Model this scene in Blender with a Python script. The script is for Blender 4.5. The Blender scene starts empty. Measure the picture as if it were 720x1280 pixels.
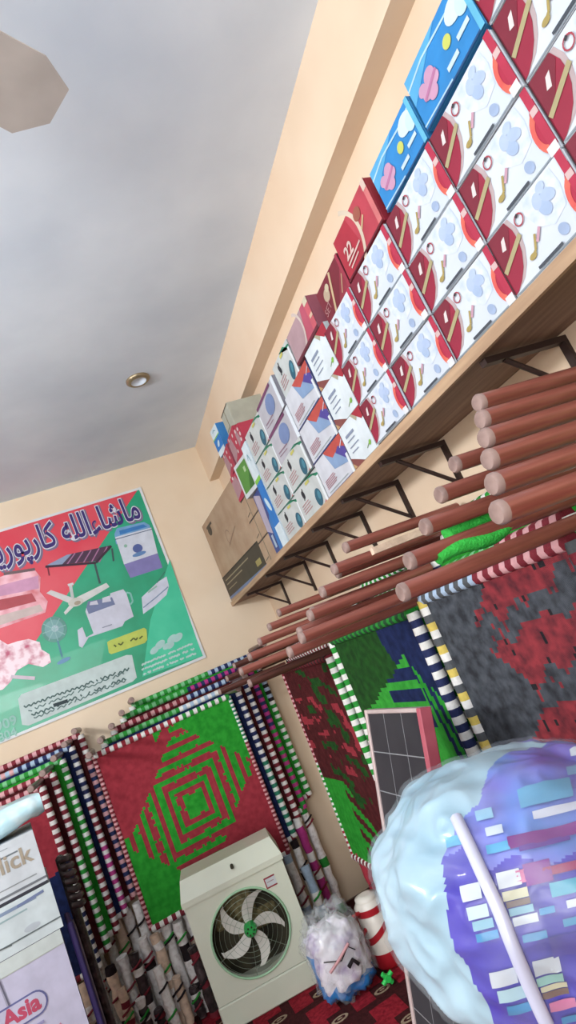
import bpy, math, random
from mathutils import Vector, Matrix, noise
random.seed(7)
H = 1.65                      # eye height above the floor; everything is laid out relative to the eye, then lifted by H
col = bpy.context.scene.collection
# ------------------------------------------------------------------ camera geometry measured from the photograph
V1 = (150, 900); V2 = (2325, -44); CC = (360, 640)
F = math.sqrt(-((V1[0]-CC[0])*(V2[0]-CC[0])+(V1[1]-CC[1])*(V2[1]-CC[1])))
def cr(p): return Vector((p[0]-CC[0], -(p[1]-CC[1]), -F))
AY = cr(V1).normalized(); AX = cr(V2).normalized(); AZ = AX.cross(AY)
def ray(x, y):
    r = cr((x, y)); return Vector((r.dot(AX), r.dot(AY), r.dot(AZ)))
def at(x, y, ax, val):
    r = ray(x, y); return r*(val/r[ax])
# ------------------------------------------------------------------ materials
def lin(c):
    c /= 255.0
    return c/12.92 if c <= 0.04045 else ((c+0.055)/1.055)**2.4
def rgb(h):
    h = h.lstrip('#'); return tuple(lin(int(h[i:i+2], 16)) for i in (0, 2, 4)) + (1,)
MATS = {}
def mat(name, hexc, rough=0.6, hex2=None, scale=8.0, bump=0.0, bscale=60.0, metal=0.0, spec=0.4, kind='noise', coat=0.0, detail=3, lo=.35, hi=.65):
    if name in MATS: return MATS[name]
    m = bpy.data.materials.new(name); m.use_nodes = True
    nt = m.node_tree; b = nt.nodes['Principled BSDF']
    b.inputs['Roughness'].default_value = rough; b.inputs['Metallic'].default_value = metal
    b.inputs['Specular IOR Level'].default_value = spec
    b.inputs['Coat Weight'].default_value = coat
    tc = nt.nodes.new('ShaderNodeTexCoord')
    c1 = rgb(hexc); c2 = rgb(hex2) if hex2 else tuple(v*0.86 for v in c1[:3])+(1,)
    if kind == 'noise':
        n = nt.nodes.new('ShaderNodeTexNoise'); n.inputs['Scale'].default_value = scale; n.inputs['Detail'].default_value = detail
        nt.links.new(tc.outputs['Object'], n.inputs['Vector']); fac = n.outputs['Fac']
    else:
        mp = nt.nodes.new('ShaderNodeMapping'); nt.links.new(tc.outputs['Object'], mp.inputs['Vector'])
        mp.inputs['Scale'].default_value = (1, 14, 14) if kind == 'grainx' else (14, 1, 14) if kind == 'grainy' else (14, 14, 1)
        n = nt.nodes.new('ShaderNodeTexNoise'); n.inputs['Scale'].default_value = scale; n.inputs['Detail'].default_value = 5
        nt.links.new(mp.outputs['Vector'], n.inputs['Vector']); fac = n.outputs['Fac']
    r = nt.nodes.new('ShaderNodeValToRGB'); r.color_ramp.elements[0].position = lo; r.color_ramp.elements[1].position = hi
    r.color_ramp.elements[0].color = c1; r.color_ramp.elements[1].color = c2
    nt.links.new(fac, r.inputs['Fac']); nt.links.new(r.outputs['Color'], b.inputs['Base Color'])
    if bump:
        n2 = nt.nodes.new('ShaderNodeTexNoise'); n2.inputs['Scale'].default_value = bscale; n2.inputs['Detail'].default_value = 4
        nt.links.new(tc.outputs['Object'], n2.inputs['Vector'])
        bp = nt.nodes.new('ShaderNodeBump'); bp.inputs['Strength'].default_value = bump; bp.inputs['Distance'].default_value = 0.01
        nt.links.new(n2.outputs['Fac'], bp.inputs['Height']); nt.links.new(bp.outputs['Normal'], b.inputs['Normal'])
    MATS[name] = m; return m
def weave(name, hexc, hex2, sc=90):
    if name in MATS: return MATS[name]
    m = mat(name, hexc, 0.85, hex2, 26, spec=0.15, detail=6)
    nt = m.node_tree; b = nt.nodes['Principled BSDF']; tc = [n for n in nt.nodes if n.type == 'TEX_COORD'][0]
    mp = nt.nodes.new('ShaderNodeMapping'); mp.inputs['Rotation'].default_value = (0, math.radians(45), 0)
    nt.links.new(tc.outputs['Object'], mp.inputs['Vector'])
    w = nt.nodes.new('ShaderNodeTexWave'); w.inputs['Scale'].default_value = sc; w.inputs['Distortion'].default_value = 1.5
    nt.links.new(mp.outputs['Vector'], w.inputs['Vector'])
    bp = nt.nodes.new('ShaderNodeBump'); bp.inputs['Strength'].default_value = 0.5; bp.inputs['Distance'].default_value = 0.006
    nt.links.new(w.outputs['Fac'], bp.inputs['Height']); nt.links.new(bp.outputs['Normal'], b.inputs['Normal'])
    return m
def film(name, tint, alpha, rough=0.12, col2=None):
    m = bpy.data.materials.new(name); m.use_nodes = True; nt = m.node_tree
    out = nt.nodes['Material Output']; b = nt.nodes['Principled BSDF']
    b.inputs['Base Color'].default_value = rgb(tint); b.inputs['Roughness'].default_value = rough
    t = nt.nodes.new('ShaderNodeBsdfTransparent'); mx = nt.nodes.new('ShaderNodeMixShader')
    n = nt.nodes.new('ShaderNodeTexNoise'); n.inputs['Scale'].default_value = 5; n.inputs['Detail'].default_value = 5
    n.inputs['Distortion'].default_value = 1.5
    tc = nt.nodes.new('ShaderNodeTexCoord'); nt.links.new(tc.outputs['Object'], n.inputs['Vector'])
    mr = nt.nodes.new('ShaderNodeMapRange'); mr.inputs['From Min'].default_value = .35; mr.inputs['From Max'].default_value = .75
    mr.inputs['To Min'].default_value = alpha*.35; mr.inputs['To Max'].default_value = min(1, alpha*2.2)
    nt.links.new(n.outputs['Fac'], mr.inputs['Value']); nt.links.new(mr.outputs['Result'], mx.inputs['Fac'])
    nt.links.new(t.outputs['BSDF'], mx.inputs[1]); nt.links.new(b.outputs['BSDF'], mx.inputs[2])
    nt.links.new(mx.outputs['Shader'], out.inputs['Surface']); MATS[name] = m; return m

def C(h, rough=0.6):          # plain printed colour with faint unevenness
    return mat('ink_'+h.lstrip('#')+('g' if rough < .4 else ''), '#%02X%02X%02X' % tuple(int(int(h.lstrip('#')[i:i+2], 16)*k_) for i, k_ in ((0, .86), (2, .88), (4, .90))), rough, scale=14)
mat('wall_peach', '#DECDB5', 0.75, '#D8C4AA', 2.2, 0.05, 40)
mat('wall_pinkish', '#DECAB2', 0.75, '#D8C0A6', 2.2, 0.05, 40)
mat('ceiling_paint', '#E0EAF4', 0.85, '#C4D0DE', 1.4, 0.16, 5, detail=8, lo=.3, hi=.72)
mat('leg_paint', '#96594E', 0.34, '#7C453B', 5, kind='grainy', coat=0.3)
mat('leg_paint_shaded', '#5A342D', 0.38, '#452722', 5, kind='grainy', coat=0.2)  # same leg paint with the shade at the far end put into its colour
mat('leg_cap', '#9A837C', 0.5, '#7E6862', 30)
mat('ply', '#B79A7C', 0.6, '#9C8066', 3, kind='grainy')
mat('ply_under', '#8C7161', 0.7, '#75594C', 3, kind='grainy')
mat('iron', '#3A2B28', 0.5, metal=0.3)
mat('white', '#D4D8DA', 0.5, '#C8CED2', 10)
mat('paper', '#F0EEEC', 0.4, '#CCC4C0', 40, bump=.5, lo=.45, hi=.75)
mat('paper_beige', '#E4CBB4', 0.5, '#C8AF9B', 30, bump=.5)
mat('black_plastic', '#2B2426', 0.25, '#4C4042', 22, bump=.8, bscale=40)
mat('cream_metal', '#DCE2D0', 0.35, '#D4DAC8', 3, coat=.2)
mat('dark_inside', '#2C2A22', 0.8, '#4A4635', 12)
mat('straw', '#9A8F68', 0.9, '#6E6748', 40, bump=1, bscale=80)
mat('blade_white', '#E4E4DC', 0.3, coat=.3)
mat('green_plastic', '#36B458', 0.35)
mat('carpet_red', '#A42A38', 0.95, '#7E1C28', 60, bump=.6, bscale=300, spec=.1)
mat('carpet_brown', '#4A2224', 0.95, '#3A1A1C', 60, bump=.6, bscale=300, spec=.1)
mat('carpet_beige', '#B9A58C', 0.95, '#8F7A66', 90, bump=.6, bscale=300, spec=.1)
mat('carton_brown', '#A8927A', 0.8, '#9A8169', 6, bump=.1)
mat('floor_cement', '#7A6C66', 0.8, '#6A5C57', 5)
weave('w_red', '#AC3C48', '#96323E'); weave('w_green', '#34A838', '#25902C'); weave('w_maroon', '#5C2428', '#47191D')
weave('w_darkgreen', '#245A22', '#1C3E1C'); weave('w_navy', '#22305E', '#182247'); weave('w_grey', '#565C64', '#33363C')
weave('w_greyred', '#9C3C44', '#5E2C34'); weave('w_black', '#2E2C30', '#222026'); weave('w_bright', '#41B041', '#2F9432'); weave('w_orange', '#A85040', '#803828')
for n_, h_ in dict(s_white='#E9E9E6', s_maroon='#7C2A36', s_red='#A23442', s_green='#2C9038', s_navy='#27305A', s_yellow='#D8C264',
                   s_grey='#54585C', s_magenta='#B43A84', s_black='#241C20', s_lblue='#A8BED6', s_lgreen='#7CC48C', s_pink='#D8A4A8',
                   s_dkgreen='#244C30', s_teal='#2E7A60').items():
    mat(n_, h_, 0.7, scale=50, bump=.3, bscale=200, spec=.2)
film('clear_film', '#E8F0F4', 0.16)
film('clear_film_milky', '#DCE8F0', 0.10, 0.14)

# ------------------------------------------------------------------ mesh builder
class MB:
    def __init__(s): s.v = []; s.f = []; s.m = []; s.s = []
    def add(s, vs, fs, m, smooth=False):
        n = len(s.v); s.v += [tuple(p) for p in vs]
        for i, f in enumerate(fs):
            s.f.append([n+j for j in f]); s.m.append(m[i] if isinstance(m, list) else m); s.s.append(smooth)
    def box(s, a, b, m, bev=0.0):
        x0, y0, z0 = a; x1, y1, z1 = b
        if bev <= 0:
            s.add([(x0,y0,z0),(x1,y0,z0),(x1,y1,z0),(x0,y1,z0),(x0,y0,z1),(x1,y0,z1),(x1,y1,z1),(x0,y1,z1)],
                  [(0,3,2,1),(4,5,6,7),(0,1,5,4),(1,2,6,5),(2,3,7,6),(3,0,4,7)], m); return
        c = bev; lay = []
        for z, k in ((z0, c), (z0+c, 0), (z1-c, 0), (z1, c)):
            lay.append([(x0+c+k*0+ (k if 1 else 0)*0, y0+k, z), (x1-c, y0+k, z), (x1-k, y0+c, z), (x1-k, y1-c, z), (x1-c, y1-k, z), (x0+c, y1-k, z), (x0+k, y1-c, z), (x0+k, y0+c, z)])
        vs = sum(lay, []); fs = [tuple(reversed(range(8))), tuple(range(24, 32))]
        for l in range(3):
            for i in range(8):
                j = (i+1) % 8; fs.append((l*8+i, l*8+j, l*8+8+j, l*8+8+i))
        s.add(vs, fs, m)
    def tube(s, pts, r, m, n=10, caps=True, smooth=True):
        pts = [Vector(p) for p in pts]; k = len(pts); rs = r if isinstance(r, (list, tuple)) else [r]*k
        vs = []; up = None
        for i, p in enumerate(pts):
            d = (pts[min(i+1, k-1)]-pts[max(i-1, 0)]).normalized()
            if up is None: up = Vector((0, 0, 1)) if abs(d.z) < .9 else Vector((1, 0, 0))
            a = d.cross(up).normalized(); b = a.cross(d).normalized(); up = b
            for j in range(n):
                t = 2*math.pi*j/n; vs.append(p+a*math.cos(t)*rs[i]+b*math.sin(t)*rs[i])
        fs = []; ms = []
        for i in range(k-1):
            mm = m[i] if isinstance(m, list) else m
            for j in range(n):
                q = (j+1) % n; fs.append((i*n+j, i*n+q, i*n+n+q, i*n+n+j)); ms.append(mm)
        s.add(vs, fs, ms, smooth)
        if caps:
            s.add([vs[j] for j in range(n)], [tuple(reversed(range(n)))], ms[0])
            s.add([vs[(k-1)*n+j] for j in range(n)], [tuple(range(n))], ms[-1])
    # flat prints on a face looking along +y: coordinates (x, z), layer lifts it towards -y
    def poly(s, pts, m, layer=1, y=0.0):
        a = sum(pts[i][0]*pts[(i+1) % len(pts)][1]-pts[(i+1) % len(pts)][0]*pts[i][1] for i in range(len(pts)))
        if a < 0: pts = list(reversed(pts))
        s.k = (getattr(s, 'k', 0)+1) % 60
        s.add([(p[0], y-0.0007*layer-8e-6*s.k, p[1]) for p in pts], [tuple(range(len(pts)))], m)
    def rect(s, x0, z0, x1, z1, m, layer=1, y=0.0): s.poly([(x0,z0),(x1,z0),(x1,z1),(x0,z1)], m, layer, y)
    def ell(s, cx, cz, a, b, m, layer=1, rot=0.0, n=20, t0=0, t1=6.2832, y=0.0):
        pts = []
        for i in range(n):
            t = t0+(t1-t0)*i/(n if t1-t0 > 6.28 else n-1); x = a*math.cos(t); z = b*math.sin(t)
            pts.append((cx+x*math.cos(rot)-z*math.sin(rot), cz+x*math.sin(rot)+z*math.cos(rot)))
        s.poly(pts, m, layer, y)
    def line(s, pts, w, m, layer=1, y=0.0):
        for (a, b), (c, d) in zip(pts[:-1], pts[1:]):
            L = math.hypot(c-a, d-b) or 1e-6; nx = -(d-b)/L*w/2; nz = (c-a)/L*w/2
            s.poly([(a+nx, b+nz), (c+nx, d+nz), (c-nx, d-nz), (a-nx, b-nz)], m, layer, y)
    def arc(s, cx, cz, r, w, t0, t1, m, layer=1, n=14, sz=1.0, y=0.0):
        o = []; q = []
        for i in range(n):
            t = t0+(t1-t0)*i/(n-1); o.append((cx+r*math.cos(t), cz+r*sz*math.sin(t))); q.append((cx+(r-w)*math.cos(t), cz+(r-w)*sz*math.sin(t)))
        for i in range(n-1): s.poly([o[i], o[i+1], q[i+1], q[i]], m, layer, y)
    def text(s, body, x, z, size, m, layer=1, y=0.0, offset=0.0, T=None, align='L', shear=0.0, rot=0.0, bold=0.0):
        polys, w = text_polys(body, offset+bold)
        x0 = {'L': 0, 'C': -w/2, 'R': -w}[align]
        for ci, (vs, fs) in enumerate(polys):
            out = []
            for vx, vz in vs:
                a = (vx+x0)*size+vz*size*shear; b = vz*size
                a, b = a*math.cos(rot)-b*math.sin(rot), a*math.sin(rot)+b*math.cos(rot)
                if T: a, b = T(a, b)
                out.append((x+a, y-0.0007*layer-2.5e-5*ci, z+b))
            s.add(out, fs, m)
    def build(s, name, parent=None, mats=None):
        me = bpy.data.meshes.new(name); me.from_pydata(s.v, [], s.f)
        names = []
        for n_ in s.m:
            if n_ not in names: names.append(n_)
        for n_ in names: me.materials.append(MATS[n_])
        idx = {n_: i for i, n_ in enumerate(names)}
        me.polygons.foreach_set('material_index', [idx[n_] for n_ in s.m])
        me.polygons.foreach_set('use_smooth', s.s)
        me.update()
        o = bpy.data.objects.new(name, me); col.objects.link(o)
        if parent: o.parent = parent
        return o
def ink(h, rough=0.6): return C(h, rough).name
TP = {}
def _adv(ch):
    def mx(t):
        cu = bpy.data.curves.new('t', 'FONT'); cu.body = t; o = bpy.data.objects.new('t', cu); col.objects.link(o)
        dg = bpy.context.evaluated_depsgraph_get(); me = o.evaluated_get(dg).to_mesh()
        r = max([v.co.x for v in me.vertices] or [0]); bpy.data.objects.remove(o); bpy.data.curves.remove(cu); return r
    return mx(ch+'|')-mx('|')
def text_polys(body, offset=0.0):
    k = (body, round(offset, 4))
    if k in TP: return TP[k]
    out = []; x = 0
    for ch in body:
        ka = ('adv', ch)
        if ka not in TP: TP[ka] = _adv(ch)
        if ch != ' ':
            cu = bpy.data.curves.new('t', 'FONT'); cu.body = ch; cu.resolution_u = 3; cu.offset = offset
            o = bpy.data.objects.new('t', cu); col.objects.link(o)
            dg = bpy.context.evaluated_depsgraph_get(); me = o.evaluated_get(dg).to_mesh()
            out.append(([(v.co.x+x, v.co.y) for v in me.vertices], [tuple(p.vertices) for p in me.polygons]))
            bpy.data.objects.remove(o); bpy.data.curves.remove(cu)
        x += TP[ka]
    TP[k] = (out, x); return TP[k]

def tag(o, label=None, cat=None, group=None, kind=None):
    if label: o['label'] = label
    if cat: o['category'] = cat
    if group: o['group'] = group
    if kind: o['kind'] = kind
    return o
def empty(name, loc=(0, 0, 0), rot=(0, 0, 0)):
    o = bpy.data.objects.new(name, None); col.objects.link(o); o.location = loc; o.rotation_euler = rot; o.empty_display_size = .05; return o
def struct(o): return tag(o, kind='structure')

# ------------------------------------------------------------------ the room
XR, YF, ZC, ZF, XL, YB = 1.25, 4.40, 1.68, -H, -2.3, -1.5; FL = ZF+.0105
def slab(name, a, b, m):
    q = MB(); q.box(a, b, m); return struct(q.build(name))
slab('wall_far', (XL-.1, YF, ZF), (XR+.1, YF+.1, ZC), 'wall_peach')
slab('wall_right', (XR, YB-.1, ZF), (XR+.1, YF, ZC), 'wall_pinkish')
slab('wall_left', (XL-.1, YB, ZF), (XL, YF, ZC), 'wall_peach')
slab('wall_back', (XL-.1, YB-.1, ZF), (XR, YB, ZC), 'wall_peach')
slab('ceiling', (XL-.1, YB-.1, ZC), (XR+.1, YF+.1, ZC+.1), 'ceiling_paint')
slab('floor', (XL-.1, YB-.1, ZF-.1), (XR+.1, YF+.1, ZF), 'floor_cement')
slab('trim_1', (1.172, YB, 1.375), (XR, YF, ZC), 'wall_pinkish')      # plastered beam running along the top of the right wall

# ------------------------------------------------------------------ ceiling: plate and fan
p = at(172, 474, 2, ZC)
q = MB()
for r0, r1, z0, z1 in ((.018, .062, ZC, ZC-.012), (.062, .066, ZC-.012, ZC)): pass
prof = [(.068, ZC), (.068, ZC-.010), (.056, ZC-.020), (.044, ZC-.018), (.040, ZC-.006), (.0, ZC-.006)]
mat('brass', '#9C8E74', 0.35, metal=.6); mat('rose_dark', '#8A7E6C', 0.5)
n = 24; vs = []; fs = []; ms = []
for (r, z) in prof:
    for j in range(n): t = 2*math.pi*j/n; vs.append((p.x+r*math.cos(t), p.y+r*math.sin(t), z))
for i in range(len(prof)-1):
    for j in range(n):
        k = (j+1) % n; fs.append((i*n+j, i*n+k, i*n+n+k, i*n+n+j)); ms.append('brass' if i < 3 else 'ceiling_paint')
q.add(vs, fs, ms, True)
tag(q.build('ceiling_rose'), 'small round brass rimmed lamp plate on the bare ceiling', 'ceiling plate')

def fan_ceiling():
    r = empty('ceiling_fan', (-.31, .70, 1.30)); tag(r, 'grey ceiling fan with one blade tip showing at top left', 'fan')
    mat('fan_grey', '#B9B2AC', .45); mat('fan_dark', '#8C8580', .4)
    m = MB(); prof = [(0, -.07), (.06, -.07), (.13, -.04), (.14, .02), (.08, .06), (0, .06)]; n = 28; vs = []; fs = []
    for (a, z) in prof:
        for j in range(n): t = 2*math.pi*j/n; vs.append((a*math.cos(t), a*math.sin(t), z))
    for i in range(len(prof)-1):
        for j in range(n): k = (j+1) % n; fs.append((i*n+j, i*n+k, i*n+n+k, i*n+n+j))
    m.add(vs, fs, 'fan_dark', True); m.build('motor', r)
    m = MB(); m.tube([(0, 0, .06), (0, 0, .38)], .012, 'fan_dark'); m.build('down_rod', r)
    for k in range(3):
        th = math.radians(36+120*k); m = MB(); c, s_ = math.cos(th), math.sin(th)
        outl = [(.12, -.03), (.2, -.085), (.66, -.11), (.74, -.07), (.755, .03), (.70, .10), (.2, .07), (.12, .03)]
        top = [(x*c-y*s_, x*s_+y*c, .01+y*.12) for x, y in outl]; bot = [(a, b, z-.004) for a, b, z in top]
        L = len(outl); m.add(top+bot, [tuple(range(L)), tuple(reversed(range(L, 2*L)))]+[(i, L+i, L+(i+1) % L, (i+1) % L) for i in range(L)], 'fan_grey')
        m.build('blade', r)
fan_ceiling()

# ------------------------------------------------------------------ shelf on the right wall
SZ = .452; SX = .985
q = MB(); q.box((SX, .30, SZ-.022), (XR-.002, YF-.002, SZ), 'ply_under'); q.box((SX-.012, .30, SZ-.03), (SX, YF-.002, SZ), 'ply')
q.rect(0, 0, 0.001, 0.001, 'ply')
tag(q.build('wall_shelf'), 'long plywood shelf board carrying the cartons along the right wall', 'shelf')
for i, y in enumerate((.62, 1.08, 1.69, 2.06, 2.45, 2.95, 3.38, 3.95)):
    q = MB(); b = .011
    q.box((SX+.01, y-b, SZ-.047), (XR, y+b, SZ-.031), 'iron'); q.box((XR-.012, y-b, SZ-.22), (XR, y+b, SZ-.047), 'iron')
    q.tube([(SX+.07, y, SZ-.045), (XR-.006, y, SZ-.19)], .007, 'iron', 6)
    w = ['nearest to the camera', 'second from the near end', 'third from the near end', 'fourth from the near end', 'fifth from the near end',
         'third from the far wall', 'second from the far wall', 'nearest the far wall'][i]
    tag(q.build('shelf_bracket'), 'dark iron triangular bracket under the shelf, '+w, 'bracket', 'shelf brackets')

# ------------------------------------------------------------------ cartons. local: x to the right in view, y depth, z up, front at y=0
def carton(name, w, d, h, body, front, loc, rz, label, cat='box', group=None, rx=0.0, side=None):
    q = MB(); q.box((0, 0, 0), (w, d, h), body, .002)
    if front: front(q, w, h)
    o = q.build(name); o.location = loc; o.rotation_euler = (rx, 0, rz)
    return tag(o, label, cat, group)
mat('watercolour', '#A9BAD4', .5, '#C8D0DA', 26, detail=4, lo=.35, hi=.6)
mat('orange_swirl', '#D9835F', .45, '#C24848', 10)
mat('carton_white', '#C6CDD4', .45, '#BCC6D2', 9)
R90 = -math.pi/2
def f_dinner(q, w, h):
    W = 'carton_white'; q.rect(0, 0, w, h, W, 1)
    # dark red D at the far side
    pts = [(0, .04*h), (.05*w, .06*h), (.13*w, .14*h), (.21*w, .27*h), (.27*w, .45*h), (.295*w, .62*h), (.29*w, .80*h), (.25*w, .99*h), (0, .99*h)]
    q.poly([(x+(.010 if 1 < i < 8 else 0), z) for i, (x, z) in enumerate(pts)], ink('#C9B2B0'), 2)
    q.poly(pts, ink('#A62440'), 3); q.poly([(0, .42*h), (.12*w, .52*h), (.27*w, .86*h), (.245*w, .99*h), (0, .99*h)], ink('#862236'), 4)
    q.line([(.02*w, .40*h), (.34*w, .66*h)], .011, ink('#BDAE80'), 5)
    q.poly([(.10*w, .68*h), (.15*w, .66*h), (.19*w, .84*h), (.14*w, .82*h)], ink('#F2E4DE'), 5)
    q.rect(0, 0, .010*w, h, ink('#3A1820'), 6)
    # watercolour flowers
    q.poly([(.50*w, .98*h), (.46*w, .8*h), (.52*w, .5*h), (.66*w, .34*h), (.82*w, .42*h), (.86*w, .7*h), (.84*w, .98*h)], 'watercolour', 2)
    q.ell(.66*w, .62*h, .055*w, .13*h, ink('#B4C6E2'), 4, .5); q.ell(.62*w, .78*h, .05*w, .11*h, ink('#BECDE6'), 4, -.3); q.ell(.73*w, .72*h, .05*w, .13*h, ink('#B9CAE5'), 4, .9); q.ell(.70*w, .88*h, .05*w, .07*h, ink('#C2D0E8'), 4, .2); q.ell(.70*w, .2*h, .045*w, .10*h, ink('#AEBFDC'), 3, .6)
    # small emblems
    q.arc(.40*w, .82*h, .013, .003, 0, 6.28, ink('#B3434F'), 5); q.line([(.385*w, .87*h), (.41*w, .90*h)], .006, ink('#3A3238'), 6)
    q.line([(.45*w, .36*h), (.53*w, .50*h)], .007, ink('#D9A6B6'), 5); q.line([(.36*w, .27*h), (.40*w, .30*h), (.46*w, .48*h)], .006, ink('#B7A05C'), 5)
    q.ell(.35*w, .26*h, .010, .006, ink('#B7A05C'), 5)
    q.line([(.34*w, .065*h), (.64*w, .065*h)], .006, ink('#4A5058'), 5); q.line([(.02*w, .02*h), (.98*w, .02*h)], .003, ink('#9AA3A8'), 5)
    # red edge, orange swirl and white corner
    q.poly([(.90*w, .08*h), (.865*w, .24*h), (.86*w, .50*h), (.93*w, .74*h), (w, .8*h), (w, .08*h)], ink('#C32A4A'), 3)
    q.arc(.955*w, .36*h, .026, .010, 1.2, 4.9, 'orange_swirl', 4, sz=1.7)
    q.rect(.93*w, .10*h, w, h, ink('#C8304F'), 5); q.rect(.93*w, .60*h, w, .70*h, ink('#E6C2BC'), 6)
    q.rect(.90*w, .0, w, .14*h, ink('#F4F2F0'), 7)
def f_blue(q, w, h):
    q.rect(0, 0, w, h, ink('#2F8FD2'), 1); q.poly([(0, .5*h), (.6*w, h), (0, h)], ink('#5CB2E2'), 2)
    q.line([(0, .80*h), (.3*w, .88*h), (.8*w, .80*h), (w, .86*h)], .005, ink('#BFE2F2'), 3); q.line([(0, .1*h), (.5*w, .06*h)], .004, ink('#BFE2F2'), 3)
    for a, b, r in ((.22, .42, .02), (.30, .55, .018), (.27, .30, .016), (.16, .52, .014), (.35, .42, .014)): q.ell(a*w, b*h, r, r*.9, ink('#D9A2BE'), 4)
    q.line([(.14*w, .35*h), (.4*w, .5*h)], .008, ink('#C77FA6'), 5)
    q.ell(.62*w, .52*h, .013, .013, ink('#D8DB6A'), 4); q.rect(.5*w, .18*h, .68*w, .26*h, ink('#D8ECF4'), 4); q.rect(.72*w, .30*h, .9*w, .38*h, ink('#D8ECF4'), 4)
    q.ell(.82*w, .7*h, .03, .022, ink('#DDEFF4'), 4); q.ell(.90*w, .6*h, .018, .02, ink('#CFE8EE'), 4)
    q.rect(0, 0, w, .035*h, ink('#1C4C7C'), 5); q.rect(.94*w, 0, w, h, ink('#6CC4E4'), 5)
def f_red(q, w, h):
    q.rect(0, 0, w, h, ink('#B72C3C'), 1); q.poly([(.55*w, 0), (w, 0), (w, h), (.4*w, h)], ink('#C64250'), 2)
    q.arc(.0*w, .5*h, .62*w, .014, -.9, .95, ink('#E8D2B8'), 3, sz=.85)
    q.text('22', .13*w, .35*h, .05, ink('#E9C9BC'), 4, bold=.03); q.line([(.12*w, .25*h), (.5*w, .32*h)], .006, ink('#E4BFB4'), 4)
    q.line([(.15*w, .15*h), (.40*w, .2*h)], .005, ink('#E4BFB4'), 4)
    q.ell(.65*w, .72*h, .02, .018, ink('#A65A48'), 4); q.line([(.62*w, .4*h), (.74*w, .56*h)], .008, ink('#D8B488'), 4)
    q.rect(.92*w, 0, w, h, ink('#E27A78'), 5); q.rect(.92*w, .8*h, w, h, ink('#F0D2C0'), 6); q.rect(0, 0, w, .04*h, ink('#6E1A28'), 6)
def f_darkred(q, w, h):
    q.rect(0, 0, w, h, ink('#7E2230'), 1); q.poly([(.5*w, 0), (w, 0), (w, .8*h)], ink('#9A3040'), 2)
    q.line([(.35*w, 0), (.6*w, .95*h)], .012, ink('#D6B98E'), 3); q.ell(.30*w, .62*h, .022, .02, ink('#C9AE92'), 3); q.ell(.38*w, .75*h, .014, .012, ink('#D8C6A4'), 3)
    q.text('SET', .06*w, .18*h, .035, ink('#C08A88'), 4, rot=.2); q.line([(.72*w, .15*h), (.9*w, .5*h)], .006, ink('#C9A07C'), 3)
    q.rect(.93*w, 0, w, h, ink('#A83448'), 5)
def f_white(q, w, h):
    q.rect(0, 0, w, h, ink('#E9EFEF'), 1); q.rect(0, 0, w, .02*h, ink('#8C9494'), 2)
    for i, (z, l) in enumerate(((.72, .34), (.60, .30), (.46, .36), (.34, .26))):
        q.line([(.14*w, z*h), ((.14+l)*w, z*h)], .010 if i == 0 else .004, ink('#8E98AC'), 3)
    q.ell(.78*w, .22*h, .010, .007, ink('#8CC24A'), 3, .6); q.line([(.64*w, .16*h), (.74*w, .22*h)], .003, ink('#7A9A5C'), 3)
    q.poly([(.55*w, h), (.68*w, .80*h), (.78*w, .9*h), (.8*w, h)], ink('#B9AE92'), 2)
    q.poly([(.62*w, h), (w, h), (w, .78*h), (.86*w, .74*h)], ink('#B02A3A'), 3); q.poly([(0, 0), (.45*w, 0), (.2*w, .16*h), (0, .28*h)], ink('#8A4A44'), 3)
    q.poly([(0, .02*h), (.12*w, .02*h), (0, .16*h)], ink('#C8A070'), 4)
def f_iron(q, w, h):
    q.rect(0, 0, w, h, ink('#DCDCE0'), 1); q.poly([(.38*w, h), (w, h), (w, .62*h), (.62*w, .55*h)], ink('#C85248'), 2)
    q.poly([(.40*w, .95*h), (.52*w, .45*h), (.95*w, .30*h), (.9*w, .5*h), (.72*w, .74*h), (.6*w, .70*h)], ink('#8CA6C8'), 3)
    q.poly([(.72*w, .72*h), (w, .30*h), (w, .66*h), (.84*w, .80*h)], ink('#54489A'), 4); q.line([(.88*w, .72*h), (w, .84*h)], .004, ink('#E8E4F0'), 5)
    for i in range(5): q.line([(.1*w, (.40-.05*i)*h), ((.44+.04*(i % 2))*w, (.42-.05*i)*h)], .004, ink('#B8868C'), 3)
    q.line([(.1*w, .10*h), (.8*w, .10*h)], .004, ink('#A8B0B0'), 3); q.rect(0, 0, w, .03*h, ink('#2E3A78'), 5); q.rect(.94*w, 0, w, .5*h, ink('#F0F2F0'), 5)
def f_teal(q, w, h):
    q.rect(0, 0, w, h, ink('#D2D4CE'), 1); q.ell(.74*w, .30*h, .11*w, .26*h, ink('#2E6478'), 3, -.5); q.ell(.78*w, .34*h, .05*w, .13*h, ink('#4E90A0'), 4, -.5)
    q.poly([(.5*w, h), (.75*w, h), (w, .72*h), (w, .86*h)], ink('#2A8A66'), 3); q.ell(.30*w, .72*h, .05*w, .14*h, ink('#34343A'), 3, .5); q.line([(.28*w, .55*h), (.33*w, .9*h)], .008, ink('#34343A'), 4)
    for i in range(4): q.line([(.10*w, (.46-.08*i)*h), ((.40+.05*(i % 2))*w, (.49-.08*i)*h)], .004, ink('#BC8486'), 3)
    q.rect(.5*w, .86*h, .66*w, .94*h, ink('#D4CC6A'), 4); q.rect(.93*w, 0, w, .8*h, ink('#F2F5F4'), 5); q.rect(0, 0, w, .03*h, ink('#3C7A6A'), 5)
    q.poly([(.8*w, 0), (w, 0), (w, .15*h)], ink('#C24450'), 4)
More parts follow.
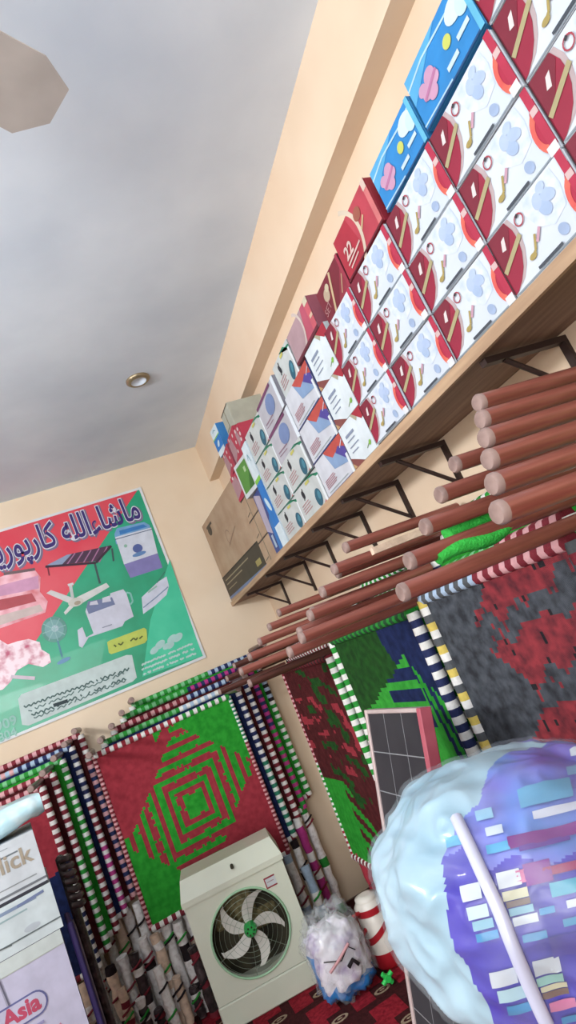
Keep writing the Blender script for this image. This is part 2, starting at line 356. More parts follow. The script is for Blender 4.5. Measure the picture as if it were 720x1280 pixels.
def f_grey(q, w, h):
    q.rect(0, 0, w, h, ink('#C4BFC4'), 1); q.ell(.55*w, .55*h, .2*w, .3*h, ink('#7A8CB4'), 3); q.line([(.1*w, .3*h), (.5*w, .26*h)], .006, ink('#A0808C'), 3)
    q.line([(.1*w, .2*h), (.45*w, .15*h)], .004, ink('#A0808C'), 3); q.rect(.9*w, 0, w, h, ink('#EEF3F6'), 4); q.rect(0, .9*h, .8*w, h, ink('#7C4468'), 4)
def f_pinkred(q, w, h):
    q.rect(0, 0, w, h, ink('#B9979A'), 1); q.poly([(.55*w, 0), (w, .2*h), (w, h), (.7*w, h)], ink('#C4566A'), 2); q.arc(.3*w, .6*h, .34*w, .012, -1, 1.2, ink('#DCC6BA'), 3)
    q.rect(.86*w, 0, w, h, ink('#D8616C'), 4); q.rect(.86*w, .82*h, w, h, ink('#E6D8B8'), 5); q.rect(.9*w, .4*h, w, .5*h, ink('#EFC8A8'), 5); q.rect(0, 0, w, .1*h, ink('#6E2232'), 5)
def f_greenwhite(q, w, h):
    q.rect(0, 0, w, h, ink('#DDE2E0'), 1); q.poly([(.1*w, .12*h), (.9*w, .12*h), (.9*w, .9*h), (.1*w, .9*h)], ink('#5C9440'), 2); q.poly([(.5*w, .12*h), (.9*w, .12*h), (.9*w, .6*h)], ink('#3C7430'), 3)
    q.rect(.6*w, .6*h, .75*w, .75*h, ink('#B8D49C'), 4)
def f_bluewhite(q, w, h):
    q.rect(0, 0, w, h, ink('#E6F2F4'), 1); q.rect(0, .2*h, w, .62*h, ink('#2F80CC'), 2); q.ell(.5*w, .4*h, .2*w, .08*h, ink('#D8ECF6'), 3, .5); q.rect(0, .62*h, w, .66*h, ink('#8CD04C'), 3)
    q.line([(.3*w, .85*h), (.5*w, .9*h), (.7*w, .82*h)], .005, ink('#4C98A8'), 3)
def f_redmess(q, w, h):
    q.rect(0, 0, w, h, ink('#C03A50'), 1); q.poly([(0, .1*h), (.6*w, .3*h), (.4*w, .9*h), (0, .8*h)], ink('#B88C90'), 2)
    for a, b in ((.7, .8), (.8, .5), (.65, .25), (.2, .9)): q.ell(a*w, b*h, .012, .01, ink('#F0DAD4'), 3)
def f_plaincarton(q, w, h):
    q.rect(.45*w, 0, .5*w, h, ink('#8C7C62'), 1); q.line([(.1*w, .2*h), (.4*w, .25*h)], .006, ink('#6E6250'), 2); q.line([(0, .96*h), (w, .96*h)], .006, ink('#4A4038'), 2)
def f_photo(q, w, h):
    q.rect(0, 0, w, h, ink('#46528C'), 1); q.poly([(0, .4*h), (.5*w, .3*h), (.7*w, .9*h), (.1*w, h)], ink('#C2B4C4'), 2); q.poly([(.5*w, 0), (w, 0), (w, .6*h), (.6*w, .5*h)], ink('#3C7CBE'), 2)
    q.rect(.2*w, .1*h, .4*w, .3*h, ink('#B8C8D8'), 3)
colsY = [(.185, .42), (.42, .655), (.655, .89), (.89, 1.13), (1.13, 1.375), (1.375, 1.61)]
cnames = ['at the near end of the shelf', 'second column from the near end', 'under the upper tilted blue box', 'under the lower blue box', 'under the red box marked 22', 'beside the white cartons']
rows = ['bottom row', 'second row', 'third row', 'fourth row', 'fifth row']
BH = .1375
for ci, (y0, y1) in enumerate(colsY[1:], 1):
    nr = 5 if ci == 1 else 3
    for r in range(nr):
        w = y1-y0-.004
        lab = 'white and dark red dinner set box, %s, %s' % (rows[r], cnames[ci])
        carton('dinner_set_box', w, .24, BH-.002, ink('#8E2638') if 0 else 'carton_white', f_dinner,
               (SX+random.uniform(-.003, .003)-.003*ci, y1-.002, SZ+.001+r*BH), R90+random.uniform(-.008, .008), lab, 'box', 'white and red dinner set boxes on the shelf')
T3 = SZ+3*BH+.008
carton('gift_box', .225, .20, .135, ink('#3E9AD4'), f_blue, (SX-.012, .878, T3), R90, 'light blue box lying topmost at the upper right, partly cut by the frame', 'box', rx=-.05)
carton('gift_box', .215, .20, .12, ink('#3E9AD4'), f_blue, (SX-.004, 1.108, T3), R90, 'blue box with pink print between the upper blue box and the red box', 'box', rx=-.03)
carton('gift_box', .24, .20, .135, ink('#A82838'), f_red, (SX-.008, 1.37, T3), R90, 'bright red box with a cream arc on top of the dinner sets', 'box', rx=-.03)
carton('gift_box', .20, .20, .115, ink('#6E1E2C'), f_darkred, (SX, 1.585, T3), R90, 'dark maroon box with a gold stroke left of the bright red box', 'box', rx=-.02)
# fifth column: white cartons
for r in range(3):
    carton('white_carton', .205, .24, .152, ink('#E2E8E8'), f_white, (SX-.006+.003*r, 1.822, SZ+.001+r*.153), R90+.01, 'white carton with grey lines and green leaf, %s of its column' % ['bottom', 'middle', 'top'][r], 'box', 'white cartons on the shelf')
carton('gift_box', .25, .20, .125, ink('#A8586A'), f_pinkred, (SX+.0, 1.90, SZ+.001+.46), R90, 'dusty pink and grey box above the white cartons', 'box', rx=-.04)
# sixth column: irons
for r in range(3):
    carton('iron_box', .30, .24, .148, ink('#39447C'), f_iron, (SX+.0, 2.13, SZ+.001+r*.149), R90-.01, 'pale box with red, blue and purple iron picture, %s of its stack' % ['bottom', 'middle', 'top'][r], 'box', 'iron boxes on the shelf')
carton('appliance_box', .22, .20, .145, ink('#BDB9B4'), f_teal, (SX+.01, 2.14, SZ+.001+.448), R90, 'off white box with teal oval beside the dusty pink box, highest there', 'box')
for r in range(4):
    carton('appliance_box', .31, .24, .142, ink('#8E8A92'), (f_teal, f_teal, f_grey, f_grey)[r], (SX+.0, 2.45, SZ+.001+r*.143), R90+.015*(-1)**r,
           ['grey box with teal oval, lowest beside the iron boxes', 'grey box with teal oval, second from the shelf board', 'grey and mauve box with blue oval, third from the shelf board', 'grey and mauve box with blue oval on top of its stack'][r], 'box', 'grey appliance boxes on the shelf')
mt = [(.30, .14, 0, f_teal, '#A9B4C0', 'grey teal oval box on the board, right of the slim blue one'), (.30, .14, .141, f_teal, '#A9A9A4', 'grey box with teal oval in the middle of the far stack'), (.30, .14, .282, f_teal, '#A9A9A4', 'grey box with teal oval below the open white box'), (.30, .15, .423, f_teal, '#A9A9A4', 'white box with black print and teal oval topmost of the far stack')]
for r, (w, h, z, fn, bc, lb) in enumerate(mt):
    carton('appliance_box', w, .24, h, ink(bc), fn, (SX+.005, 2.76, SZ+.001+z), R90+.02, lb, 'box')
carton('slim_box', .10, .2, .56, ink('#DCEAEE'), f_bluewhite, (SX-.0, 2.865, SZ+.001), R90, 'tall slim white box with blue band and lime stripe', 'box')
carton('slim_box', .10, .2, .10, ink('#C43E54'), f_redmess, (SX-.0, 2.865, SZ+.563), R90, 'small red box on top of the tall slim white box', 'box')
carton('photo_box', .16, .22, .34, ink('#3C487C'), f_photo, (SX+.01, 3.03, SZ+.001), R90, 'dark blue picture box left of the tall slim box', 'box')
carton('green_box', .19, .22, .19, ink('#D8DCD8'), f_greenwhite, (SX-.02, 3.05, SZ+.343), R90+.12, 'white box with bright green front, tilted on the blue picture box', 'box')
carton('red_box', .20, .22, .16, ink('#B8384C'), f_redmess, (SX+.01, 3.06, SZ+.536), R90-.05, 'red patterned box right above the green fronted box', 'box')
carton('open_carton', .17, .2, .13, ink('#BDBBA8'), f_plaincarton, (SX+.02, 3.03, SZ+.698), R90, 'open greenish white box topmost over the far boxes', 'box')
for r in range(3):
    carton('brown_carton', .24, .22, [.14, .13, .13][r], 'carton_brown', f_plaincarton, (SX+.015, 3.29, SZ+.001+[0, .141, .272][r]), R90,
           'small brown carton beside the large brown one, %s of three' % ['lowest', 'middle', 'upper'][r], 'box', 'small brown cartons on the shelf')
carton('red_box', .22, .22, .15, ink('#B8384C'), f_redmess, (SX+.01, 3.29, SZ+.403), R90+.08, 'red patterned box on top of the small brown cartons', 'box')
carton('red_box', .20, .22, .14, ink('#A04A58'), f_redmess, (SX+.02, 3.29, SZ+.555), R90-.06, 'faded red box, second above the small brown cartons', 'box')
carton('blue_carton', .12, .16, .17, ink('#3E8CD0'), f_bluewhite, (SX+.01, 3.30, SZ+.697), R90+.1, 'blue and white carton standing highest at the left of the shelf', 'box')
# large brown carton in the corner
def f_big(q, w, h):
    q.rect(0, .06*h, w, .30*h, ink('#4E4436'), 1); q.rect(0, .295*h, w, .31*h, ink('#30281F'), 2); q.rect(0, .03*h, w, .06*h, ink('#7888A8'), 1)
    q.line([(.06*w, .25*h), (.7*w, .25*h)], .008, ink('#A89878'), 2); q.line([(.06*w, .20*h), (.5*w, .20*h)], .008, ink('#A89878'), 2); q.line([(.06*w, .14*h), (.3*w, .14*h)], .006, ink('#A89878'), 2)
    q.rect(.8*w, .1*h, .9*w, .16*h, ink('#B0A060'), 2); q.ell(.16*w, .86*h, .05, .035, ink('#4E4436'), 2); q.rect(.10*w, .90*h, .26*w, .93*h, ink('#4E4436'), 2)
    q.arc(.5*w, .6*h, .05, .008, 0, 4.5, ink('#A08068'), 2); q.line([(.45*w, .52*h), (.7*w, .62*h)], .006, ink('#A08068'), 2)
carton('brown_carton', .98, .15, .60, 'carton_brown', f_big, (SX-.005, YF-.02, SZ+.001), R90+.07, 'large brown carton with dark printed band in the corner of the shelf', 'box')

# ------------------------------------------------------------------ charpoys. local: x width, z height, -y towards the viewer (legs)
def stripe_rail(q, a, b, r, spec, pitch=.024):
    a = Vector(a); b = Vector(b); L = (b-a).length; n = max(4, int(L/pitch)); pts = []; ms = []; rs = []
    for i in range(n+1):
        pts.append(a+(b-a)*i/n); rs.append(r*(1.0+.05*(i % 2)))
    for i in range(n):
        fr = (i+.5)/n
        for lim, *cc in spec:
            if fr <= lim: ms.append(cc[i % 3 if len(cc) == 3 else (i+1) % 2]); break
        else: ms.append(spec[-1][1])
    q.tube(pts, rs, ms, 8)
def make_charpoy(W, Hh, legs, left, right, top, surf, fine, loc, rz, lean, label, group, dark=False, bottom_legs=False, legL=.42, rr=(.021, .021), pp=(.024, .024)):
    t = empty('charpoy', loc, (lean, 0, rz)); tag(t, label, 'charpoy', group)
    R_ = .021
    # side rails listed from top to bottom so that the colour change is given from the top
    for nm, x, sp, r0, p0 in (('side_rail', 0, left, rr[0], pp[0]), ('side_rail', W, right, rr[1], pp[1])):
        q = MB(); stripe_rail(q, (x, 0, Hh), (x, 0, 0), r0, sp, p0); q.build(nm, t)
    for z, sp in ((Hh, top), (0, [(1, 's_maroon', 's_white')])):
        q = MB(); stripe_rail(q, (0, 0, z), (W, 0, z), R_*.85, sp); q.build('end_rail', t)
    nu, nv = (64, 70) if fine else (6, 6); vs = []; fs = []; ms = []
    for j in range(nv+1):
        for i in range(nu+1):
            u, v = i/nu, j/nv; d = -.004+.012*math.sin(math.pi*u)*math.sin(math.pi*v)+.002*noise.noise(Vector((u*9, v*9, W*5)))
            vs.append((u*W, d, v*Hh))
    for j in range(nv):
        for i in range(nu):
            a = j*(nu+1)+i; fs.append((a, a+1, a+nu+2, a+nu+1)); ms.append(surf((i+.5)/nu, (j+.5)/nv))
    q = MB(); q.add(vs, fs, ms, False); q.build('woven_top', t)
    m = 'leg_paint_shaded' if dark else 'leg_paint'  # dark picks the leg colour with shade painted in
    for (x, z) in [(0, Hh+.03), (W, Hh+.03)]+([(0, -.03), (W, -.03)] if bottom_legs else []):
        q = MB(); y0 = .03; y1 = -legL; r = .0175
        q.tube([(x, y0, z), (x, y1+.012, z)], r, m, 14, caps=False); q.tube([(x, y0+.001, z), (x, y0, z)], r, m, 14)
        q.tube([(x, y1+.012, z), (x, y1+.004, z), (x, y1, z)], [r*1.03, r*1.03, r*.85], 'leg_cap', 14)
        q.build('leg', t)
    return t
S = lambda *a: list(a)
mw, gw, nw, rw = ('s_maroon', 's_white'), ('s_green', 's_white'), ('s_navy', 's_white'), ('s_red', 's_white')
# surface patterns: u left to right, v bottom to top
def pat_E(u, v):
    x, y = (u-.52)*.93, (v-.50); r = max(abs(x), abs(y)); dmd = abs(x)+abs(y)
    e = .007*noise.noise(Vector((u*40, v*40, 0)))
    if r+e < .045: return 'w_green'
    if r < .20: return 'w_green' if ((r+e)/.066) % 1 > .52 else 'w_red'
    if dmd < .52:
        if abs(y) > abs(x): g = ((abs(y)+e)/.068) % 1 > .48
        else: g = ((abs(x)+e)/.068) % 1 > .48
        if (y > 0 and x < 0 and dmd > .42) or (y < 0 and x > 0 and dmd > .36): g = False
        return 'w_green' if g else 'w_red'
    return 'w_green' if x*y > 0 or (abs(y) > .36 and y > 0 and x > -.10) else 'w_red'
def pat_A(u, v):
    e = .03*noise.noise(Vector((u*12, v*12, 3)))
    if v < .42 and u+e < .65 and (u+e) < .75-abs(v-.12)*1.3: return 'w_green' if int((v*22+u*8)) % 2 or u < .35 else 'w_maroon'
    g = noise.noise(Vector((u*5+v*3, v*16, 6)))+.3*noise.noise(Vector((u*20, v*30, 2)))
    if v > .30 and g > .22: return 'w_darkgreen' if u > .25 else 'w_maroon'
    if .45 < v < .85 and g < -.28: return 'w_red'
    return 'w_maroon'
def pat_B(u, v):
    e = .02*noise.noise(Vector((u*14, v*14, 5)))
    roof = .88-(.26*(.77-u) if u < .77 else .9*(u-.77))+e      # the bright green dome
    if v < roof and v > .30:
        if u > .80+(.8-v)*.25: return 'w_navy' if int((u*1.3+v*.5)*22) % 2 else 'w_green'
        if .45 < u < .80 and (.80 < v < .84 or .725 < v < .765 or .64 < v < .68): return 'w_navy'
        return 'w_bright' if u > .08+(.88-v)*.2 or v < .6 else 'w_darkgreen'
    if v >= roof: return 'w_navy' if u > .60+(1-v)*.4+e else 'w_darkgreen'
    return 'w_green'
def pat_C(u, v):
    e = .05*noise.noise(Vector((u*9, v*9, 8))); g = noise.noise(Vector((u*46, v*30, 8)))
    if u+e < .40+.10*math.sin(v*20): return 'w_grey'
    z = (v-.12*u+e) % .17
    if z < .10: return 'w_greyred' if g < .42 else 'w_black'
    return 'w_grey' if g < .38 else 'w_greyred'
def pat_F(u, v): return 'w_navy' if v+.5*(u-1)*-.4 < .55 else 'w_red'
one = lambda m: (lambda u, v: m)
grpE = 'charpoys stacked upright on the far wall under the banner'; grpR = 'charpoys stacked upright along the right wall'
LEAN = -.02
# stack under the banner (E) and the one to its left (F)
eW, eH = .87, .99
E_ = [(S((1, 's_maroon', 's_pink')), S((.3, 's_teal', 's_white'), (1, 's_maroon', 's_pink')), S((.6, 's_red', 's_white'), (1, 's_green', 's_white')), pat_E, 'charpoy with red and green maze weave behind the air cooler'),
      (S((1, *nw)), S((.5, *nw), (1, 's_teal', 's_white')), S((.55, 's_green', 's_lgreen'), (1, 's_lblue', 's_white')), one('w_navy'), 'charpoy with navy then green striped edge directly behind the red and green one'),
      (S((1, *rw)), S((.42, *nw), (1, *mw)), S((.55, 's_maroon', 's_pink'), (1, 's_navy', 's_lblue')), one('w_maroon'), 'charpoy with navy then maroon striped edge, middle of the maze stack'),
      (S((1, *gw)), S((.45, 's_navy', 's_magenta'), (1, 's_green', 's_magenta')), S((.5, 's_green', 's_lgreen'), (1, 's_magenta', 's_navy')), one('w_maroon'), 'charpoy with magenta dotted edge, second from the far wall'),
      (S((1, *gw)), S((.35, 's_black', 's_lblue'), (1, *gw)), S((.6, 's_green', 's_lgreen'), (1, 's_navy', 's_lblue')), one('w_green'), 'charpoy with black then green striped edge flat against the far wall')]
for k, (l, r, t, sf, lb) in enumerate(E_):
    make_charpoy(eW, eH, 1, l, r, t, sf, k == 0, (-.205+.075*k, 4.08+.058*k, -1.125+.046*k), 0, 0, lb, grpE, dark=True, rr=(.013, .013) if k == 0 else (.021, .021), pp=(.013, .013) if k == 0 else (.024, .024))
F_ = [(S((1, *rw)), S((.42, *mw), (1, *nw)), S((1, 's_maroon', 's_pink')), pat_F, 'charpoy with maroon then navy striped edge, front of the left stack'),
      (S((1, *rw)), S((.5, *mw), (1, *gw)), S((1, 's_maroon', 's_pink')), one('w_maroon'), 'charpoy with maroon then green striped edge, second in the left stack'),
      (S((1, *gw)), S((.55, *gw), (1, *mw)), S((1, 's_green', 's_lgreen')), one('w_green'), 'charpoy with green then maroon striped edge, third in the left stack'),
      (S((1, *nw)), S((.35, *nw), (.6, *mw), (1, 's_magenta', 's_white')), S((.6, 's_pink', 's_lblue'), (1, 's_navy', 's_lblue')), one('w_navy'), 'charpoy with navy then magenta striped edge, fourth in the left stack'),
      (S((1, *nw)), S((.2, *mw), (1, 's_navy', 's_pink')), S((.4, 's_navy', 's_lblue'), (1, 's_maroon', 's_pink')), one('w_maroon'), 'charpoy with dark navy edge at the back of the left stack')]
for k, (l, r, t, sf, lb) in enumerate(F_):
    make_charpoy(eW, eH, 1, l, r, t, sf, k == 0, (-.515-eW+.066*k, 4.08+.058*k, -1.16+.046*k), 0, 0, lb, grpE, dark=True)
# right wall stacks: rz=-90deg, x runs from the far side towards the camera
def stack(y_far, y_near, z0, items, X0, dX, dz, dyf, Xe0, dark=False, dxe=None, kmax=1, rl=.021):
    for k, (l, r, t, sf, fine, lb) in enumerate(items):
        X = X0+dX*k; W = y_far-y_near
        make_charpoy(W, 1.06, 1, l, r, t, sf, fine, (X-.02, y_far+dyf*min(k, kmax), z0-1.06+dz*k), R90, LEAN, lb, grpR, dark=dark, legL=X-(Xe0+(dxe or dX)*k), rr=(rl if k == 0 else .021, .021), pp=(.014 if rl < .02 else .024, .024))
plainA = S((1, *mw))
stack(3.60, 2.72, -.115, [
    (S((.5, 's_maroon', 's_pink'), (.85, *gw), (1, *rw)), S((.5, *gw), (1, *rw)), S((1, 's_maroon', 's_black')), pat_A, True, 'maroon charpoy with green leaf weave, farthest one of the right wall'),
    (S((1, 's_maroon', 's_black')), plainA, plainA, one('w_maroon'), False, 'charpoy behind the maroon and green one, farthest right wall stack'),
    (S((1, 's_maroon', 's_black')), plainA, plainA, one('w_maroon'), False, 'hindmost charpoy of the farthest right wall stack, showing its shaded legs')],
    .93, .065, .05, .0, .54, dark=True, rl=.012)
B0 = S((1, *gw))
stack(2.60, 1.80, -.055, [
    (B0, S((.42, *nw), (1, *gw)), S((1, 's_dkgreen', 's_green')), pat_B, True, 'green and navy woven charpoy behind the solar panel'),
    (S((.45, 's_dkgreen', 's_white'), (1, *rw)), B0, B0, one('w_green'), False, 'charpoy with dark green then red edge just behind the green and navy one'),
    (B0, B0, B0, one('w_maroon'), False, 'middle charpoy of the green and navy stack, known by its brown legs'),
    (B0, B0, B0, one('w_maroon'), False, 'charpoy second from the wall in the green and navy stack'),
    (B0, B0, B0, one('w_maroon'), False, 'charpoy against the wall in the green and navy stack')],
    .93, .065, .042, .04, .50)
C0 = S((1, 's_yellow', 's_white'))
def Cl(): return S((.12, 's_yellow', 's_white'), (1, 's_yellow', 's_white'))
stack(1.70, 1.02, -.03, [
    (S((1, 's_yellow', 's_white', 's_grey')), S((1, 's_maroon', 's_grey')), S((.45, 's_grey', 's_lblue'), (1, 's_maroon', 's_pink')), pat_C, True, 'grey and red woven charpoy at the right above the wrapped blanket'),
    (S((.45, *nw), (1, *gw)), S((1, *gw)), S((1, 's_bright', 's_green')) if 0 else S((.6, 's_green', 's_lgreen'), (1, 's_maroon', 's_pink')), one('w_navy'), False, 'charpoy with navy and white edge just behind the grey and red one'),
    (S((1, *nw)), B0, B0, one('w_green'), False, 'middle charpoy of the grey and red stack with bright green wrapping'),
    (S((1, *nw)), B0, B0, one('w_maroon'), False, 'charpoy second from the wall in the grey and red stack'),
    (S((1, *nw)), B0, B0, one('w_maroon'), False, 'charpoy against the wall in the grey and red stack')],
    .93, .065, .05, .045, .52)
D_l = S((1, 's_green', 's_yellow'))
stack(.70, -.10, .015, [
    (D_l, D_l, D_l, one('w_orange'), False, 'charpoy whose thick leg is lowest of the six at the right edge'),
    (D_l, D_l, D_l, one('w_maroon'), False, 'charpoy whose leg is second lowest of the six at the right edge'),
    (D_l, D_l, D_l, one('w_maroon'), False, 'charpoy whose leg is third lowest of the six at the right edge'),
    (D_l, D_l, D_l, one('w_maroon'), False, 'charpoy whose leg is third from the top at the right edge'),
    (D_l, D_l, D_l, one('w_maroon'), False, 'charpoy whose leg is second from the top at the right edge'),
    (D_l, D_l, D_l, one('w_maroon'), False, 'charpoy whose leg is uppermost of the six at the right edge')],
    .94, .05, .045, .045, .54, kmax=6)

# bright green cloth bundles tucked between the legs
def bundle(a, b, r, label):
    q = MB(); a = Vector(a); b = Vector(b); n = 40; pts = []; rs = []
    for i in range(n+1):
        t = i/n; pts.append(a+(b-a)*t+Vector((0, 0, .006*math.sin(t*7)))); rs.append(r*(1+.04*(i % 2))*(.55+.45*math.sin(math.pi*min(1, .12+t))**.5))
    q.tube(pts, rs, ['s_bright']*n, 10)
    tag(q.build('rope_bundle'), label, 'rope')
mat('s_bright', '#3FD052', .7, '#2FB040', 60, bump=.5, bscale=200)
bundle(at(560, 669, 1, 1.10), at(626, 635, 1, 1.10), .022, 'upper bright green rope roll tucked between the brown legs')
bundle(at(547, 699, 1, 1.06), at(644, 655, 1, 1.06), .016, 'lower bright green rope roll just above the grey and red charpoy')
q = MB(); a_ = at(464, 687, 1, 1.60); q.box((a_.x, 1.59, a_.z-.016), (a_.x+.36, 1.61, a_.z+.004), 'paper_beige')
tag(q.build('wooden_slat'), 'pale bare wood slat lying across the brown legs', 'slat')

# ------------------------------------------------------------------ paper wrapped posts the charpoys stand on
def post(x, y, ztop, r, a, b, label, group):
    t = empty('wrapped_post', (x, y, FL)); tag(t, label, 'post', group); L = ztop-FL; q = MB(); n = 12; pts = []; rs = []; ms = []
    for i in range(n+1):
        z = L*i/n; pts.append((random.uniform(-.004, .004), random.uniform(-.004, .004), z)); rs.append(r*random.uniform(.86, 1.08))
    for i in range(n): ms.append(random.choice([a, a, a, b]))
    q.tube(pts, rs, ms, 9); q.build('wrapping', t)
    for k in range(2):
        z = L*random.uniform(.25, .85); q = MB(); c = random.choice(['s_maroon', 's_black', 's_green', 's_maroon'])
        q.tube([(-r*1.1, -r*1.12, z), (0, -r*1.25, z+.012), (r*1.1, -r*1.1, z+.03)], .006, c, 6); q.build('tie', t)
cols_ = [('paper', 'white'), ('paper_beige', 'beige'), ('paper', 'white'), ('black_plastic', 'dark')]
gp = 'paper wrapped posts under the charpoys'
xs = [-1.25, -1.05, -.86, -.72, -.62, -.545, -.47, -.40, -.335, -.27, -.20, -.135, -.07, 0, .07]
lbl = 'paper and plastic wrapped post among those standing left of the air cooler'
for i, x in enumerate(xs):
    a = ['paper', 'paper_beige', 'paper', 'paper', 'paper_beige', 'paper', 'paper_beige', 'paper', 'black_plastic'][i % 9]
    top = -1.19 if x < -.27 else -1.16
    post(x, 4.10+.05*(i % 2), top, .030, a, 'paper' if i % 3 else 's_black', lbl, gp)
for i, x in enumerate(xs[:-2]):
    post(x+.035, 3.99+.03*(i % 3), top-.12-.10*(i % 3), .026, ['black_plastic', 'paper', 'paper_beige', 'black_plastic'][i % 4], 'paper' if i % 2 else 's_maroon',
         'shorter bundled post in front of the left charpoy stacks', 'short wrapped posts in front')
rx = [(.56, 4.02, -1.16, 'black_plastic', 's_maroon', 'dark wrapped post right beside the air cooler'), (.64, 4.06, -1.13, 'paper', 's_lblue', 'pale blue wrapped post right of the air cooler'),
      (.72, 4.12, -1.09, 'paper', 's_black', 'white wrapped post between the pale blue and magenta ones'), (.80, 4.18, -1.0, 's_magenta', 's_white', 'magenta and white wrapped post near the wall gap'),
      (.88, 4.26, -.96, 'paper', 's_green', 'white wrapped post with green tie beside the bare wall'), (.70, 3.95, -1.20, 's_lblue', 'paper', 'light blue wrapped post behind the plastic bag')]
for x, y, z, a, b, lb in rx: post(x, y, z, .028, a, b, lb, 'wrapped posts right of the air cooler')
for i, x in enumerate(xs[3:]):
    post(x+.02, 4.285+.02*(i % 2), -1.03 if x < -.27 else -1.01, .030, ['paper', 'paper_beige', 'paper'][i % 3], 'paper', 'tall pale paper wrapped post of the rear row left of the air cooler', 'rear row of paper wrapped posts')
k = 0
for yy in (3.52, 3.05, 2.80, 2.50, 2.0, 1.62, 1.1, .62, .1):
    lb = 'red and white wrapped post under the maroon charpoy' if k == 0 else 'wrapped post under the right wall charpoys, hidden behind other goods'
    post(.93, yy, -1.145 if yy > 2.6 else (-1.10 if yy > 1.9 else (-1.06 if yy > .8 else -1.03)), .030, 's_red' if k == 0 else 'paper', 's_white' if k == 0 else 'black_plastic', lb, 'wrapped posts under the right wall charpoys'); k += 1

# ------------------------------------------------------------------ banner
q = MB(); BY = YF-.010
def bp(x, y):
    v = at(x, y, 1, YF); return (v.x, v.z)
BX0, BX1, BZ0, BZ1 = -1.75, .668, .158, 1.492
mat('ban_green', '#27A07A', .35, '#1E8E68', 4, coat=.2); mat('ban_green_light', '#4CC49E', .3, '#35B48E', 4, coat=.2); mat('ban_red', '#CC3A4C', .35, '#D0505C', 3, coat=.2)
q.box((BX0, BY, BZ0), (BX1, YF-.004, BZ1), 'white')
e = .018
q.rect(BX0+e, BZ0+e, BX1-e, BZ1-e, 'ban_green', 1, BY)
# paler green at the lower right and the red field
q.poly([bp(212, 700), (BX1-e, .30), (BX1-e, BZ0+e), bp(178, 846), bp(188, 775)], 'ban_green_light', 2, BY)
d1 = bp(171, 612); d2 = bp(38, 812)
q.poly([(BX0+e, BZ1-e), (d1[0], BZ1-e), d2, bp(0, 832), bp(-60, 860), (BX0+e, .5)], 'ban_red', 2, BY)
PP = lambda pts, m, l=3: q.poly([bp(*a) for a in pts], m, l, BY)
PL = lambda pts, w, m, l=3: q.line([bp(*a) for a in pts], w, m, l, BY)
def PE(x, y, a, b, m, l=3, rot=0): c = bp(x, y); q.ell(c[0], c[1], a, b, m, l, rot, y=BY)
# title, letters right to left in joined forms
title = "\uFEE6\uFEB8\uFBFE\uFEAD\uFEEE\uFB58\uFEAD\uFE8E\uFB90 \uFEEA\uFEE0\uFEDF\uFE8D\uFE80\uFE8E\uFEB7\uFE8E\uFEE3"
_, tw = text_polys(title); ts = .25; tx1, tz1 = bp(178, 647)
kx = (tx1-bp(-52, 716)[0])/(tw*ts); Tt = lambda a, b: (a*kx, b*1.0)
q.text(title, tx1, tz1, ts, ink('#8A7A98'), 4, BY, offset=.065, align='R', T=lambda a, b: (a*kx+.008, b-.010))
q.text(title, tx1, tz1, ts, ink('#EDEBF2'), 5, BY, offset=.046, align='R', T=Tt)
q.text(title, tx1, tz1, ts, ink('#3C2878'), 6, BY, offset=.016, align='R', T=Tt)
# washing machine
PP([(143, 668), (146, 661), (180, 653), (187, 657), (189, 668), (145, 681)], ink('#7FB2DC'), 3); PP([(149, 664), (179, 656), (184, 659), (150, 669)], ink('#3C86CC'), 4)
PP([(144, 672), (189, 660), (197, 692), (155, 706)], ink('#E6E8F2'), 3); PP([(155, 706), (197, 692), (203, 710), (163, 723)], ink('#8F86BE'), 3)
PE(172, 686, .035, .032, ink('#5A6AA8'), 5); PE(174, 693, .05, .015, ink('#6C94C8'), 6); PE(157, 683, .012, .012, ink('#9CC6B0'), 5); PL([(144, 675), (190, 662)], .006, ink('#5A6A88'), 5)
# charpoy picture
PP([(57, 708), (84, 694), (139, 682), (120, 702)], ink('#54344E'), 4); PP([(59, 707), (84, 694), (90, 693), (76, 708)], ink('#9AA8C4'), 5)
for i in range(5): PL([(84+10*i, 706-i*.6), (94+10*i, 692-i*2)], .008, ink('#B87AA2'), 5)
PL([(57, 709), (120, 704), (139, 683)], .016, ink('#3C2438'), 5); PL([(118, 703), (125, 730)], .014, ink('#3E5A58'), 4); PL([(140, 686), (142, 702)], .012, ink('#3E5A58'), 4); PL([(60, 710), (62, 720)], .010, ink('#8E2A3C'), 4)
# ceiling fan picture
PP([(58, 742), (64, 738), (92, 748), (88, 755)], ink('#E8E2DC'), 4); PP([(96, 747), (133, 729), (137, 734), (100, 756)], ink('#E8E6E0'), 4); PP([(88, 756), (94, 757), (82, 769), (80, 766)], ink('#E8E6E0'), 4)
PL([(88, 731), (91, 748)], .020, ink('#D8DAD4'), 4); PL([(85, 732), (92, 730)], .016, ink('#E4E4E0'), 5); PE(95, 753, .050, .030, ink('#DDD8CC'), 5, -.1); PE(97, 754, .022, .014, ink('#B4A48C'), 6)
